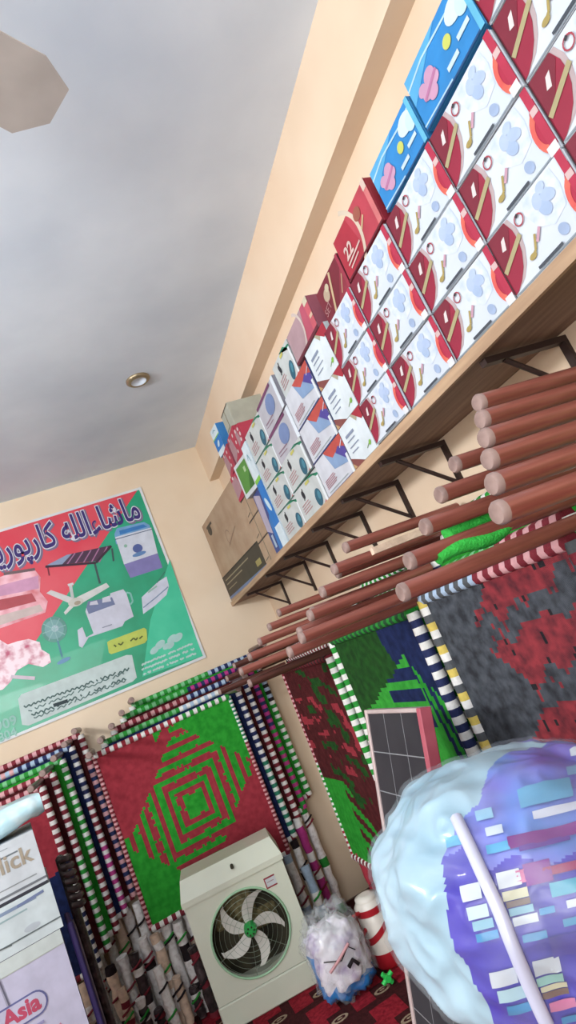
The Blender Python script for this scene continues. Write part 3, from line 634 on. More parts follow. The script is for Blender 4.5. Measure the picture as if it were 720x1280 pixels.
# pink bedding pack and flowered quilt
mat('floral', '#E8D4DC', .5, '#B0506C', 17, detail=3, lo=.45, hi=.72); mat('pinkpack', '#E6B8C4', .5, '#C4666C', 8, lo=.4, hi=.7)
PP([(-60, 745), (0, 722), (20, 714), (44, 713), (51, 722), (50, 740), (60, 752), (57, 766), (0, 786), (-60, 800)], 'pinkpack', 4)
PP([(-10, 735), (48, 720), (49, 736), (-10, 748)], ink('#E7A8C6'), 5); PP([(0, 750), (40, 742), (46, 752), (0, 764)], ink('#C4545C'), 5); PL([(5, 718), (44, 712)], .02, ink('#7C6468'), 5); PP([(0, 770), (50, 756), (55, 764), (0, 782)], ink('#E4CCC4'), 5)
PP([(-60, 800), (0, 800), (10, 806), (22, 802), (36, 799), (50, 803), (52, 812), (62, 818), (64, 828), (54, 834), (36, 830), (22, 838), (14, 852), (4, 862), (-60, 880)], 'floral', 4)
PL([(14, 846), (44, 848)], .022, ink('#E6D2DA'), 5)
# pedestal fan
PE(68, 787, .080, .088, ink('#6CA898'), 4); PE(68, 787, .060, .066, ink('#8AB8B4'), 5); PE(69, 786, .022, .022, ink('#C4D4DC'), 6)
for i in range(8):
    c = bp(68, 787); t = i*.785; q.line([(c[0], c[1]), (c[0]+.075*math.cos(t), c[1]+.082*math.sin(t))], .005, ink('#A6CCC6'), 6, BY)
PL([(72, 800), (78, 822)], .012, ink('#5C98A8'), 4); PE(80, 826, .045, .014, ink('#7AA8CC'), 5, .1)
# sewing machine
PP([(97, 788), (103, 784), (108, 797), (117, 792), (107, 765), (108, 760), (137, 750), (138, 742), (154, 737), (158, 742), (167, 771), (156, 777), (153, 783), (111, 797), (103, 810), (99, 808)], ink('#E0DEEA'), 4)
PP([(108, 760), (110, 752), (140, 747), (144, 756), (111, 768)], ink('#7C86A8'), 5); PP([(112, 757), (113, 753), (121, 751), (123, 756)], ink('#E4E2EC'), 6); PP([(128, 754), (128, 748), (137, 745), (139, 752)], ink('#E4E2EC'), 6)
PL([(158, 741), (163, 742), (166, 752), (163, 756)], .012, ink('#8CD0C0'), 5); PL([(128, 785), (140, 781)], .006, ink('#8C8CA0'), 6)
# clothes iron
PP([(177, 747), (197, 728), (208, 721), (211, 733), (208, 744), (194, 757), (179, 768), (178, 759)], ink('#E2E4F0'), 4); PL([(179, 760), (194, 748), (210, 734)], .008, ink('#8A9CB8'), 5); PL([(185, 741), (196, 733)], .012, ink('#A8CCBC'), 5); PL([(196, 729), (206, 715)], .006, ink('#3C8070'), 5)
# yellow badge with black handwriting
PP([(134, 803), (137, 801), (180, 785), (183, 787), (184, 800), (181, 804), (139, 818), (136, 816)], ink('#CFDC62'), 4)
def scribble(x0, y0, x1, y1, amp, n, w, m, l=6):
    r_ = random.Random(int(x0*7+y0)); pts = []
    for i in range(n+1):
        t = i/n; pts.append((x0+(x1-x0)*t+r_.uniform(-1, 1), y0+(y1-y0)*t+amp*(1 if i % 2 else -1)*r_.uniform(.4, 1.3)))
    for i in range(n):
        if r_.random() > .22: PL([pts[i], pts[i+1]], w, m, l)
scribble(142, 808, 178, 796, 1.6, 12, .010, ink('#5C6A2C'))
# white text panel
PP([(23, 874), (27, 868), (158, 819), (165, 819), (171, 847), (166, 852), (36, 907), (28, 906)], ink('#D9E6E0'), 4)
for i in range(2): scribble(30+10*i, 884+10*i, 162-2*i, 836+11*i, 1.9, 44-4*i, .009, ink('#4C6A66'), 5); scribble(36+6*i, 889+9*i, 158, 840+10*i, 1.5, 34, .007, ink('#5C7A74'), 6)
PL([(67, 882), (85, 876)], .022, ink('#22383C'), 7)
# blossoms and lines at lower right, numbers at lower left
for x, y, a in ((193, 813, .035), (200, 806, .04), (208, 808, .03), (215, 799, .04), (222, 797, .04), (213, 807, .03)): PE(x, y, a, a*.6, ink('#BFE6DC'), 4, .4)
for i in range(3): scribble(175+1*i, 832+6*i, 240+2*i, 805+6*i, 1.0, 34, .012, ink('#C6EADF'), 5)
zz = bp(0, 906); q.text('0909', -.745, zz[1]-.035, .085, ink('#A8D8C8'), 6, BY, rot=0, bold=.02, align='L'); q.text('9804', -.745, zz[1]-.10, .075, ink('#A8D8C8'), 6, BY, bold=.02)
tag(q.build('shop_banner'), 'red and green printed shop banner on the far wall', 'banner')

# ------------------------------------------------------------------ air cooler
def cooler():
    t = empty('air_cooler', (-.008, 3.735, FL), (0, 0, -.13)); tag(t, 'cream metal air cooler with round fan opening on the carpet', 'air cooler')
    W, D, Hb = .56, .27, .615; M = 'cream_metal'
    # body: sides, back, top and a front panel with a round hole
    q = MB(); q.box((0, .004, .125), (.012, D, Hb), M); q.box((W-.012, .004, .125), (W, D, Hb), M); q.box((0, D-.01, .125), (W, D, Hb), 'straw'); q.box((0, .004, .125), (W, D, .137), M); q.box((0, .004, Hb-.012), (W, D, Hb), M)
    cx, cz, r = .277, .368, .212; n = 64; inn = []; out = []
    for i in range(n):
        a = 2*math.pi*i/n; c, s_ = math.cos(a), math.sin(a); inn.append((cx+r*c, cz+r*s_))
        ts_ = [((W-cx) if c > 0 else -cx)/c if abs(c) > 1e-6 else 9, ((Hb-cz) if s_ > 0 else (.125-cz))/s_ if abs(s_) > 1e-6 else 9]; k = min(ts_); out.append((cx+k*c, cz+k*s_))
    # force the exact corners into the outline
    for cxn, czn in ((0, .125), (W, .125), (0, Hb), (W, Hb)):
        j = min(range(n), key=lambda i: math.hypot(out[i][0]-cxn, out[i][1]-czn)); out[j] = (cxn, czn)
    for i in range(n):
        j = (i+1) % n; q.poly([inn[i], out[i], out[j], inn[j]], M, 0, .0)
        q.add([(inn[i][0], 0, inn[i][1]), (inn[j][0], 0, inn[j][1]), (inn[j][0], .05, inn[j][1]), (inn[i][0], .05, inn[i][1])], [(0, 1, 2, 3)], M, True)
    q.build('body', t)
    q = MB(); q.box((-.004, -.004, 0), (W+.004, D+.004, .122), M, .006); q.build('water_tank', t)
    q = MB(); b0 = [(-.008, -.01), (W+.008, -.01), (W+.008, D), (-.008, D)]; t0 = [(.02, .035), (W-.02, .035), (W-.02, D-.02), (.02, D-.02)]
    vs = [(x, y, Hb+.002) for x, y in b0]+[(x, y, Hb+.03) for x, y in b0]+[(x, y, Hb+.125) for x, y in t0]
    q.add(vs, [(3, 2, 1, 0)]+[(i, (i+1) % 4, 4+(i+1) % 4, 4+i) for i in range(4)]+[(4+i, 4+(i+1) % 4, 8+(i+1) % 4, 8+i) for i in range(4)]+[(8, 9, 10, 11)], M)
    h_ = q.build('top_hood', t); q = MB(); q.tube([(.30, .012, Hb+.085), (.30, -.012, Hb+.08)], .009, 'dark_inside', 12); q.build('knob', h_)
    q = MB(); q.box((.02, .19, .14), (W-.02, .20, Hb-.02), 'dark_inside')
    for x0, x1, z0, z1 in ((.10, .34, .38, .52), (.20, .44, .30, .40)): q.box((x0, .17, z0), (x1, .19, z1), 'straw', .01)
    q.build('cooling_pad', t)
    q = MB(); N = 48
    q.tube([(cx+(r-.004)*math.cos(2*math.pi*i/N), -.004, cz+(r-.004)*math.sin(2*math.pi*i/N)) for i in range(N+1)], .006, 'rim_green', 8, caps=False); q.build('opening_rim', t)
    # guard
    q = MB()
    for rr in (.19, .165, .14, .115, .09, .065): q.tube([(cx+rr*math.cos(2*math.pi*i/N), -.002-.012*(1-rr/r), cz+rr*math.sin(2*math.pi*i/N)) for i in range(N+1)], .0009, 'wire', 4, caps=False)
    for i in range(6):
        a = i*math.pi/3+.3; q.tube([(cx+.03*math.cos(a), -.012, cz+.03*math.sin(a)), (cx+r*math.cos(a), -.002, cz+r*math.sin(a))], .0011, 'wire', 4)
    q.build('wire_guard', t)
    for k in range(5):
        q = MB(); a0 = 1.45+2*math.pi*k/5; up = []; lo_ = []; n2 = 10
        for i in range(n2+1):
            f = i/n2; rr = .03+.155*f; ang = a0-.45*f*f*1.2; wd = (.011+.021*math.sin(math.pi*min(1, f*.8+.1)))*(1 if f < .9 else .75)
            px, pz = cx+rr*math.cos(ang), cz+rr*math.sin(ang); nx, nz = -math.sin(ang), math.cos(ang)
            up.append((px+nx*wd, .035+.012*(1-f*.3), pz+nz*wd)); lo_.append((px-nx*wd, .062-.01*f, pz-nz*wd))
        vs = up+lo_+[(a, b+.003, c) for a, b, c in up]+[(a, b+.003, c) for a, b, c in lo_]; m_ = n2+1
        fs = [(i, m_+i, m_+i+1, i+1) for i in range(n2)]+[(2*m_+i, 2*m_+i+1, 3*m_+i+1, 3*m_+i) for i in range(n2)]
        q.add(vs, fs, 'blade_white', True); q.build('fan_blade', t)
    q = MB(); q.tube([(cx, .065, cz), (cx, .02, cz), (cx, .008, cz)], [.036, .034, .026], 'green_plastic', 18)
    for k in range(6): q.box((cx+.019*math.cos(k*1.047)-.004, .003, cz+.019*math.sin(k*1.047)-.004), (cx+.019*math.cos(k*1.047)+.004, .010, cz+.019*math.sin(k*1.047)+.004), 'dark_inside')
    q.tube([(cx, .012, cz), (cx, -.002, cz)], .010, 'green_plastic', 12)
    q.build('fan_hub', t)
    q = MB(); q.box((.430, -.0015, .515), (.492, 0, .570), 'white'); q.rect(.430, .562, .492, .570, ink('#B03A44'), 1, -.0015); q.rect(.430, .515, .492, .522, ink('#B03A44'), 1, -.0015); q.rect(.430, .515, .436, .570, ink('#B03A44'), 1, -.0015)
    q.line([(.442, .545), (.48, .545)], .004, ink('#C8A8A8'), 2, -.0015); q.build('sticker', t)
    q = MB(); q.tube([(W*.25, D-.02, -.0), (W*.25, D-.02, .02)], .01, 'dark_inside', 8); q.build('foot', t)
mat('rim_green', '#A9D6B0', .35); mat('wire', '#A8B8A6', .3, metal=.7)
cooler()

# ------------------------------------------------------------------ boxes at the left
def f_click(q, w, h):
    q.rect(0, 0, w, h, ink('#DCDFE0'), 1); q.text('Click', w-.028, .50*h, .088, ink('#B5A48E'), 3, bold=.02, align='R'); q.line([(.30*w, .77*h), (w-.07, .77*h)], .006, ink('#7A8084'), 2); q.line([(.30*w, .24*h), (w-.03, .24*h)], .004, ink('#9A9C9C'), 2)
    q.rect(0, 0, w, .05*h, ink('#33333C'), 3); q.rect(0, .10*h, w, .14*h, ink('#7A7C80'), 3); q.line([(.2*w, .88*h), (w-.1, .90*h)], .003, ink('#A8AEB0'), 2)
def f_king(q, w, h):
    q.rect(0, 0, w, h, ink('#DDE6E4'), 1); q.line([(w-.32, .86*h), (w-.06, .86*h)], .012, ink('#8C9CB4'), 2); q.line([(w-.13, .86*h), (w-.03, .90*h)], .010, ink('#7A86A8'), 3)
    q.line([(w-.34, .70*h), (w-.10, .72*h)], .006, ink('#A8C0BE'), 2); q.line([(.0, .22*h), (w, .22*h)], .005, ink('#6C7474'), 3); q.ell(w-.10, .32*h, .03, .012, ink('#C8CED2'), 2)
    q.line([(w-.30, .28*h), (w-.18, .20*h)], .005, ink('#5C6464'), 4)
def f_washer(q, w, h):
    L = ink('#D6D0E4'); q.rect(0, 0, w, h, L, 1); q.rect(0, h-.05, w, h, ink('#DDE4DC'), 2); q.line([(0, h-.05), (w, h-.05)], .003, ink('#C4C8B8'), 3)
    xl = w-.24
    q.line([(xl, h), (xl+.035, h*.6), (xl+.04, 0)], .012, ink('#B4AEC0'), 3); q.line([(xl, h), (xl+.03, h*.7)], .005, ink('#6C6878'), 4)
    cx, cz = w-.265, h-.185; R2 = .042
    q.rect(cx-.12, cz-R2, cx+.12, cz+R2, ink('#6C6CA0'), 4); q.ell(cx+.12, cz, R2, R2, ink('#6C6CA0'), 4); q.ell(cx-.12, cz, R2, R2, ink('#6C6CA0'), 4)
    q.rect(cx-.12, cz-R2+.006, cx+.12, cz+R2-.006, L, 5); q.ell(cx+.12, cz, R2-.006, R2-.006, L, 5); q.ell(cx-.12, cz, R2-.006, R2-.006, L, 5)
    q.text('Asia', cx+.135, cz-.020, .075, ink('#D0506C'), 6, align='R', bold=.04); q.text('Super', cx-.01, cz-.017, .058, ink('#8A96C4'), 6, align='R', bold=.03)
    q.line([(cx-.14, cz-.070), (cx+.13, cz-.066)], .010, ink('#A8A0C8'), 5)
    for i in range(3): q.line([(cx-.12, cz-.105-.03*i), (cx+.03, cz-.10-.03*i)], .005, ink('#B8B4C6'), 5)
    for i, c_ in enumerate(('#D88A9C', '#6C6480', '#D88A9C')): q.line([(w-.165, cz-.125-.019*i), (w-.085, cz-.105-.019*i)], .008, ink(c_), 5)
    q.ell(w-.12, cz-.21, .05, .022, ink('#C4C2D0'), 4); q.ell(w-.30, cz-.24, .03, .03, ink('#D49AA8'), 5); q.ell(w-.31, cz-.26, .016, .02, ink('#4C4450'), 6)
RZL = .15
def left_box(name, w, d, h, body, fn, z, lb, dx=0.0):
    return carton(name, w, d, h, body, fn, (-.44+dx-w*math.cos(RZL), 2.90-w*math.sin(RZL), z), RZL, lb, 'box')
left_box('washing_machine_carton', .72, .50, 1.005, ink('#3E3470'), f_washer, FL, 'tall lilac washing machine carton with red and blue oval mark', -.015); zt = FL+1.007
left_box('flat_carton', .74, .42, .168, ink('#C9D0CE'), f_king, zt, 'white flat carton lying on the lilac carton'); zt += .170
left_box('flat_carton', .70, .40, .205, ink('#B8BABC'), f_click, zt, 'white carton printed Click under the wrapped parcel', -.005); zt += .207
q = MB(); n = 26; vs = []; fs = []
for i in range(n+1):
    for j in range(17):
        t = 2*math.pi*j/16; c, s_ = math.cos(t), math.sin(t); k = .16*math.copysign(abs(c)**.5, c); z = .060*math.copysign(abs(s_)**.55, s_)
        x = -.36+.72*i/n; f = 1 if 0 < i < n else .8; nn = noise.noise(Vector((x*9, c*2, s_*2)))*.016
        vs.append((x, k*f+nn, .062+z*f*(.85+.1*math.sin(x*14))+nn))
for i in range(n):
    for j in range(16): a = i*17+j; fs.append((a, a+1, a+18, a+17))
fs.append(tuple(range(16))); fs.append(tuple(n*17+j for j in reversed(range(16))))
mat('parcel', '#DCEAEC', .3, '#B4D8E2', 7, bump=.7, bscale=14, coat=.4, lo=.45, hi=.6); q.add(vs, fs, 'parcel', True)
o = q.build('wrapped_parcel'); o.location = (-.765, 3.03, zt+.008); o.rotation_euler = (0, 0, RZL); tag(o, 'pale blue plastic wrapped parcel on top of the Click carton', 'parcel')
# dark folded thing behind the cartons
q = MB()
for i in range(7):
    z = -.44-.032*i; q.tube([(-.425, 3.16, z), (-.392+.006*(i % 2), 3.16, z-.012), (-.385, 3.20, z-.014)], .014, 'black_plastic', 7)
q.box((-.44, 3.175, FL), (-.405, 3.22, -.43), 'black_plastic', .01); o = q.build('folded_stand'); tag(o, 'black ribbed bundle standing behind the white cartons', 'bundle')
q = MB(); q.box((0, 0, 0), (.022, .20, 1.0), ink('#3A2C66'), .006); q.box((.022, .02, .02), (.030, .17, .97), ink('#6A5A64'), .002); o = q.build('slim_suitcase'); o.location = (-.432, 2.93, FL); o.rotation_euler = (0, 0, RZL); tag(o, 'purple edged slim case standing at the right of the lilac carton', 'case')

# ------------------------------------------------------------------ carpet
q = MB(); q.box((-1.6, .2, ZF), (1.2, 4.36, ZF+.008), 'carpet_brown')
ct = ZF+.0085
def fl(pts, m, l): q.add([(x, y, ct+.0006*l) for x, y in pts], [tuple(range(len(pts)))], m)
sx, sy = .235, .30
for i in range(12):
    for j in range(13):
        x = -1.58+i*sx; y = .22+j*sy
        a = [(x+.02, y+.02), (x+.125, y+.02), (x+.125, y+.12), (x+.205, y+.12), (x+.205, y+.27), (x+.06, y+.27), (x+.06, y+.17), (x+.02, y+.17)]
        fl(a, 'carpet_red', 1)
        ex, ey = x+.175, y+.055
        fl([(ex+.045*math.cos(t*.524), ey+.026*math.sin(t*.524)) for t in range(12)], 'carpet_beige', 2)
        fl([(ex+.030*math.cos(t*.524), ey+.014*math.sin(t*.524)) for t in range(12)], 'carpet_brown', 3); fl([(ex+.016*math.cos(t*1.047), ey+.007*math.sin(t*1.047)) for t in range(6)], 'carpet_beige', 4)
tag(q.build('carpet'), 'dark red carpet with brown grid and beige ovals on the floor', 'carpet')

# ------------------------------------------------------------------ blob helper
def blob(q, c, rad, m, nu=48, nv=28, e1=.8, e2=.8, amp=.02, fr=4, seed=0, flat=None):
    vs = []; fs = []; ms = []
    pw = lambda v, e: math.copysign(abs(v)**e, v)
    def S_(a, b, off=0):
        d = Vector((pw(math.cos(b), e1)*pw(math.cos(a), e2), pw(math.cos(b), e1)*pw(math.sin(a), e2), pw(math.sin(b), e1)))
        nn = noise.noise(Vector((d.x*fr+seed, d.y*fr, d.z*fr)))*amp+abs(noise.noise(Vector((d.x*fr*2+seed, d.y*fr*2, d.z*fr*2))))*-amp*.6
        p_ = Vector((d.x*rad[0], d.y*rad[1], d.z*rad[2])); return Vector(c)+p_*(1+(nn+off)/max(.05, p_.length))
    for j in range(nv+1):
        for i in range(nu):
            p_ = S_(2*math.pi*i/nu, -math.pi/2+math.pi*j/nv)
            if flat is not None and p_.z < flat: p_.z = flat
            vs.append(p_)
    for j in range(nv):
        for i in range(nu):
            k = (i+1) % nu; fs.append((j*nu+i, j*nu+k, (j+1)*nu+k, (j+1)*nu+i)); ms.append(m(2*math.pi*(i+.5)/nu, -math.pi/2+math.pi*(j+.5)/nv) if callable(m) else m)
    q.add(vs, fs, ms, True); return S_

# plastic bag with blue base on the carpet
mat('bag_print', '#E4E2EA', .3, '#9C86B4', 13, lo=.5, hi=.75, coat=.4, bump=.4, bscale=20); mat('bag_blue', '#3E8AD0', .3, '#2C74BC', 9, coat=.4, bump=.4, bscale=20)
t = empty('plastic_bag', (.60, 3.40, FL)); tag(t, 'clear plastic bag of printed white goods with blue bottom', 'bag')
q = MB(); blob(q, (0, 0, .17), (.145, .11, .17), lambda a, b: 'bag_blue' if b < -.35 or (a > 2.7 and a < 3.4 and b < .2) else 'bag_print', amp=.03, e1=.6, flat=0.0); q.build('contents', t)
q = MB(); blob(q, (.0, .0, .20), (.158, .122, .205), 'clear_film', amp=.05, fr=5, seed=3, e1=.7, flat=0.0); q.build('film', t)
q = MB(); q.tube([(-.10, -.112, .23), (-.02, -.124, .20), (.03, -.128, .24), (.06, -.128, .21)], .003, 's_black', 6); q.tube([(.0, -.126, .16), (.03, -.13, .18), (.05, -.13, .15)], .010, 's_black', 6)
q.tube([(-.09, -.118, .18), (-.03, -.126, .21), (.04, -.128, .25)], .007, 's_pink', 6); q.build('cord', t)
q = MB()
for k in range(4):
    a = k*math.pi/2+.5; q.tube([(.75, 3.26, FL+.035), (.75+.035*math.cos(a), 3.26, FL+.035+.030*math.sin(a))], .011, 'green_cross', 8)
mat('green_cross', '#38D060', .35); q.tube([(.75, 3.245, FL+.035), (.75, 3.275, FL+.035)], .016, 'green_cross', 10)
tag(q.build('plastic_clip'), 'small bright green cross shaped plastic clip beside the bag', 'clip')
# red and white flask
mat('flask_white', '#ECE8DE', .35, coat=.3); mat('flask_red', '#B0222E', .4, coat=.3)
t = empty('cooler_flask', (.845, 3.44, FL), (0, .0, 0)); tag(t, 'white cylindrical flask with red base and red straps', 'flask')
q = MB(); q.tube([(0, 0, .07), (0, 0, .29), (0, 0, .31)], [.078, .078, .060], 'flask_white', 24); q.build('body', t)
q = MB(); q.tube([(0, 0, 0), (0, 0, .012), (0, 0, .075)], [.070, .080, .080], 'flask_red', 24); q.build('base', t)
q = MB(); q.tube([(0, 0, .31), (0, 0, .325), (0, 0, .333)], [.060, .060, .03], 'flask_white', 24); q.build('lid', t)
for z0, sl in ((.27, 0.0), (.18, .045)):
    q = MB(); N = 24
    vs = []; fs = []
    for i in range(N+1):
        a = 2*math.pi*i/N; z = z0+sl*math.cos(a)
        vs += [(.0808*math.cos(a), .0808*math.sin(a), z-.016), (.0808*math.cos(a), .0808*math.sin(a), z+.016)]
    for i in range(N): fs.append((2*i, 2*i+2, 2*i+3, 2*i+1))
    q.add(vs, fs, 'flask_red', True); q.build('strap', t)
q = MB(); q.tube([(-.07, -.03, .28), (-.11, -.05, .29), (-.125, -.05, .23), (-.10, -.05, .19), (-.07, -.03, .20)], .011, 'flask_red', 8); q.build('handle', t)

# ------------------------------------------------------------------ solar panel leaning on the charpoys
mat('cell', '#3B3A3E', .6, '#302F34', 4, spec=.15); mat('cell_line', '#8C9094', .4); mat('alu', '#D6C4C2', .4, metal=.3); mat('pink_edge', '#B8606E', .5, '#A24C5A', 8)
t = empty('solar_panel', (.70, 1.915, -.288), (0, 0, 0)); tag(t, 'dark gridded solar panel with pink edge leaning behind the wrapped blanket', 'solar panel')
Wp, Lp = .37, 1.385
q = MB(); q.box((0, 0, -Lp), (Wp, .03, 0), 'cell')
for i in range(1, 3): q.rect(Wp*i/3-.0015, -Lp, Wp*i/3+.0015, 0, 'cell_line', 1)
for i in range(1, 13): q.rect(0, -i*.112-.0015, Wp, -i*.112+.0015, 'cell_line', 2)
q.build('glass', t)
for nm, a, b, m in (('frame_side', (-.016, -.006, -Lp-.012), (0, .034, .012), 'alu'), ('frame_top', (0, -.006, 0), (Wp, .034, .012), 'alu'), ('frame_bottom', (0, -.006, -Lp-.012), (Wp, .034, -Lp), 'alu'), ('frame_side', (Wp, -.012, -Lp-.012), (Wp+.022, .022, .012), 'pink_edge')):
    q = MB(); q.box(a, b, m, .002); q.build(nm, t)
t.rotation_euler = (-.285, 0, R90)

# ------------------------------------------------------------------ wrapped blanket in the foreground
BO = at(712, 1098, 1, .98); ROLL = math.radians(21); RM = Matrix.Rotation(ROLL, 3, 'Y')
t = empty('wrapped_blanket', BO, (0, ROLL, 0)); tag(t, 'purple plaid blanket packed in clear plastic in the foreground', 'blanket')
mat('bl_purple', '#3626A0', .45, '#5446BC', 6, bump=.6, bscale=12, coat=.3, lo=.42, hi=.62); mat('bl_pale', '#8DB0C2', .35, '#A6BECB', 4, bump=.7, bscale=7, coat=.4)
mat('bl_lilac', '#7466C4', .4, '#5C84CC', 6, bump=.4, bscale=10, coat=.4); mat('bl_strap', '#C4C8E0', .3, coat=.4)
q = MB()
O_ = BO; RAD = (.312, .25, .205)
SS = blob(MB(), (0, 0, 0), RAD, 'bl_purple', nu=8, nv=6, e1=.90, e2=.88, amp=.018, fr=3, seed=2)
def to_px(v):
    c = Vector((v.x*AX.x+v.y*AY.x+v.z*AZ.x, v.x*AX.y+v.y*AY.y+v.z*AZ.y, v.x*AX.z+v.y*AY.z+v.z*AZ.z)); return (CC[0]+F*c.x/-c.z, CC[1]-F*c.y/-c.z)
GR = []                                      # the half of the blanket turned to the eye, surface point by surface point
for ia in range(90):
    for ib in range(60):
        a, b = math.radians(150+ia*2.0), math.radians(-80+ib*2.6); P_ = RM @ SS(a, b)+O_
        n_ = RM @ (SS(a+.02, b)-SS(a-.02, b)).cross(SS(a, b+.02)-SS(a, b-.02))
        if n_.dot(P_) < 0: GR.append((to_px(P_), a, b))
def ab(x, y):
    g = min(GR, key=lambda g: (g[0][0]-x)**2+(g[0][1]-y)**2)
    a, b = g[1], g[2]
    for _ in range(4):                       # refine
        P0 = to_px(RM @ SS(a, b)+O_); Pa = to_px(RM @ SS(a+.01, b)+O_); Pb = to_px(RM @ SS(a, b+.01)+O_)
        j11, j12, j21, j22 = (Pa[0]-P0[0])/.01, (Pb[0]-P0[0])/.01, (Pa[1]-P0[1])/.01, (Pb[1]-P0[1])/.01; dt = j11*j22-j12*j21
        if abs(dt) < 100: break
        ex, ey = x-P0[0], y-P0[1]; da = (ex*j22-ey*j12)/dt; db = (ey*j11-ex*j21)/dt
        a += max(-.05, min(.05, da)); b += max(-.05, min(.05, db))
    return a, b
edge = sorted([(lambda t: (t[1], t[0]))(ab(x, y)) for x, y in ((628, 945), (602, 1000), (566, 1035), (552, 1080), (560, 1120), (560, 1160), (578, 1200), (600, 1238))])
top_b = ab(640, 1075)[1]
def bm_(a, b):
    a = a % (2*math.pi)
    if b <= edge[0][0]: ea = edge[0][1]
    elif b >= edge[-1][0]: ea = edge[-1][1]
    else:
        for (b0, a0), (b1, a1) in zip(edge[:-1], edge[1:]):
            if b0 <= b <= b1: ea = a0+(a1-a0)*(b-b0)/max(1e-6, b1-b0); break
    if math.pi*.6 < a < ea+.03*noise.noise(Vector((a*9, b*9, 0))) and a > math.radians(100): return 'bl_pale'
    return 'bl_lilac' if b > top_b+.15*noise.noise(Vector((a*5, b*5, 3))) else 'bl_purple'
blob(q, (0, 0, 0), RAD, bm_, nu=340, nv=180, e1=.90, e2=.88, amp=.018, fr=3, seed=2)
def bar(x0, x1, y0, y1, m, off=.0035, sl=-.24):
    X = lambda x: 420+x/2.4; Yp = lambda y: 900+y/2.4
    cor = []
    for (x, y) in ((x0, y1), (x1, y1), (x1, y0), (x0, y0)): cor.append(ab(X(x+.22*(y-y0)), Yp(y+sl*(x-(x0+x1)/2))))
    vs = []; fs = []; na, nb = 6, 4
    for j in range(nb+1):
        for i in range(na+1):
            u, v = i/na, j/nb
            a = (cor[0][0]*(1-u)+cor[1][0]*u)*(1-v)+(cor[3][0]*(1-u)+cor[2][0]*u)*v; b = (cor[0][1]*(1-u)+cor[1][1]*u)*(1-v)+(cor[3][1]*(1-u)+cor[2][1]*u)*v
            vs.append(SS(a, b, off))
    for j in range(nb):
        for i in range(na): k = j*(na+1)+i; fs.append((k, k+1, k+na+2, k+na+1))
    q.add(vs, fs, m, True)
Wt, Cy, Bl, Cm, Br, Pk, Mg = '#E4E8EE', '#9CCBDC', '#3E9AD4', '#E6DDB8', '#86685E', '#E07CA8', '#8E3494'
for x0, x1, y0, y1, h_ in ((375, 432, 492, 540, Wt), (394, 455, 556, 594, '#D2E4EC'), (412, 472, 598, 626, Cy), (422, 488, 634, 658, Bl),
        (482, 550, 452, 500, Wt), (540, 566, 450, 488, Pk), (500, 575, 508, 536, Cm), (512, 582, 538, 556, Br), (520, 592, 558, 580, Cy), (532, 605, 584, 610, Wt), (560, 632, 636, 658, Bl),
        (462, 540, 746, 792, Wt), (486, 565, 800, 836, '#C2E2EA'), (515, 585, 846, 872, Bl),
        (590, 668, 712, 758, Wt), (602, 680, 764, 788, '#A8DCD0'), (615, 692, 790, 804, Cm), (620, 696, 806, 824, Br), (640, 716, 836, 862, Pk), (676, 740, 880, 900, Bl),
        (590, 720, 262, 285, '#E0E4F2'), (450, 500, 320, 345, '#DCE6F0'), (452, 520, 370, 396, '#5CB4E0'), (330, 375, 350, 380, '#6CBCE4'), (515, 740, 325, 362, Mg), (550, 700, 362, 378, '#7440A8'),
        (545, 700, 195, 250, '#74B8E0'), (620, 740, 430, 456, '#A83468'), (560, 640, 425, 490, '#8C2E98'), (640, 740, 478, 520, '#4CB4D0'), (690, 740, 535, 558, Wt), (680, 740, 590, 612, '#4CA8D8'), (610, 655, 560, 580, '#4CA4DC'),
        (700, 740, 90, 110, Wt), (420, 470, 270, 300, '#9CCCE8'), (640, 740, 640, 700, '#5440B4'), (690, 740, 140, 165, '#8CB8E8')):
    bar(x0, x1, y0, y1, ink(h_, .35))
q.build('blanket', t)
q = MB(); pp_ = [ab(420+x/2.4, 900+y/2.4) for x, y in ((372, 300), (392, 340), (418, 395), (445, 455), (478, 530), (510, 600), (545, 690), (580, 780), (612, 850), (640, 905))]
fine = []
for (a0, b0), (a1, b1) in zip(pp_[:-1], pp_[1:]):
    for k in range(5): fine.append(SS(a0+(a1-a0)*k/5, b0+(b1-b0)*k/5, .008))
for _ in range(14): fine = [fine[0]]+[(fine[i-1]+fine[i]*2+fine[i+1])/4 for i in range(1, len(fine)-1)]+[fine[-1]]
q.tube(fine, [.0095]*len(fine), 'bl_strap', 8); q.build('piping', t)
q = MB(); blob(q, (0, 0, 0), (.318, .256, .211), 'clear_film_milky', nu=120, nv=70, e1=.90, e2=.88, amp=.020, fr=3, seed=2)
q.build('plastic_cover', t)
# what it stands on, under the lower edge of the picture
zb = min((RM @ SS(i*.3, -1.5+j*.1)).z for i in range(21) for j in range(12))+O_.z
q = MB(); q.box((.60, .80, FL), (.88, 1.12, zb-.004), 'black_plastic', .02)
tag(q.build('plastic_wrapped_bale'), 'black plastic wrapped bale under the purple blanket', 'bale')

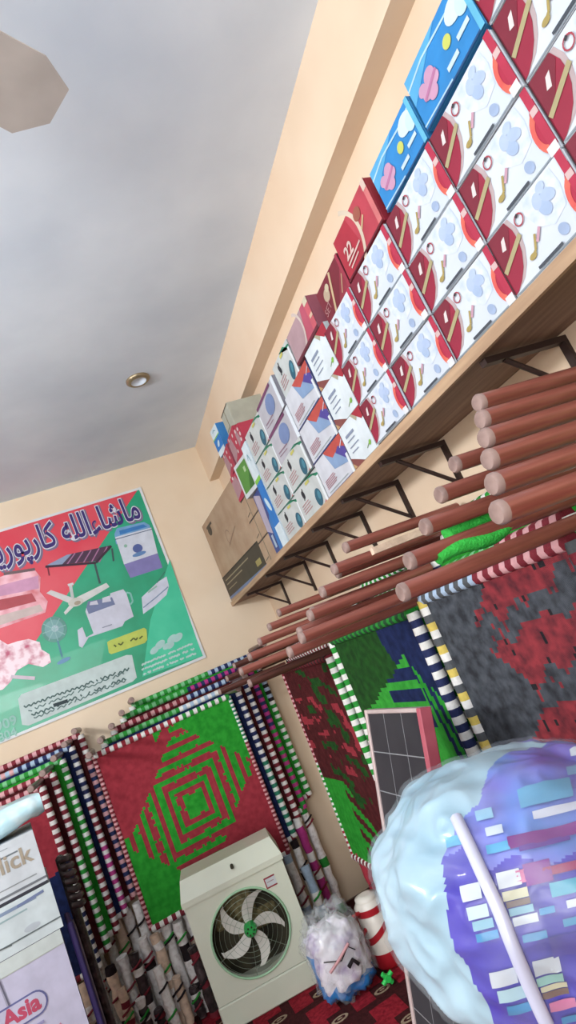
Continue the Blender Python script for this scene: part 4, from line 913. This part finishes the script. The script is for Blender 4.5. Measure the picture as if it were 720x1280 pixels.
# ------------------------------------------------------------------ lights
def area(name, loc, target, size, sy, power, colr):
    l = bpy.data.lights.new(name, 'AREA'); l.shape = 'RECTANGLE'; l.size = size; l.size_y = sy; l.energy = power; l.color = colr
    o = bpy.data.objects.new(name, l); col.objects.link(o); o.location = loc; d = Vector(target)-Vector(loc); o.rotation_euler = d.to_track_quat('-Z', 'Y').to_euler(); return o
area('shop_front_daylight', (-.9, -1.42, .25), (-.1, 4, -.2), 2.6, 2.0, 112, (.95, .97, 1))
area('tube_light', (-2.2, 1.9, 1.0), (.4, 3.4, -.4), 1.6, .3, 96, (.95, .97, 1))
area('ceiling_fill', (-1.2, .2, .75), (-.9, .6, 1.68), 1.3, .5, 33, (.88, .95, 1))  # added fill aimed upwards to brighten the ceiling, no fixture stands here
w = bpy.data.worlds.new('room_air'); w.use_nodes = True; w.node_tree.nodes['Background'].inputs[0].default_value = (.9, .93, 1, 1); w.node_tree.nodes['Background'].inputs[1].default_value = .35
bpy.context.scene.world = w
sc = bpy.context.scene
sc.view_settings.view_transform = 'Standard'; sc.view_settings.look = 'None'; sc.view_settings.exposure = 0.16
try: sc.cycles.use_denoising = True
except Exception: pass

# ------------------------------------------------------------------ camera
cd = bpy.data.cameras.new('camera'); cam = bpy.data.objects.new('camera', cd); col.objects.link(cam)
M = Matrix(((AX.x, AX.y, AX.z), (AY.x, AY.y, AY.z), (AZ.x, AZ.y, AZ.z))).to_4x4()
cam.matrix_world = M
cd.sensor_fit = 'VERTICAL'; cd.sensor_height = 24.0; cd.lens = F/1280*24.0; cd.clip_start = .02
sc.camera = cam

# ------------------------------------------------------------------ give every mesh laid out in room coordinates its own base point, then lift all to the floor
for o in list(col.objects):
    if o.parent is None and o.type == 'MESH' and o.location.length < 1e-9 and o.rotation_euler.to_matrix().to_euler().x == 0:
        vs = o.data.vertices; xs_ = [v.co.x for v in vs]; ys_ = [v.co.y for v in vs]; zs_ = [v.co.z for v in vs]
        c = Vector(((min(xs_)+max(xs_))/2, (min(ys_)+max(ys_))/2, min(zs_)))
        o.data.transform(Matrix.Translation(-c)); o.location = c
for o in col.objects:
    if o.parent is None: o.location.z += H
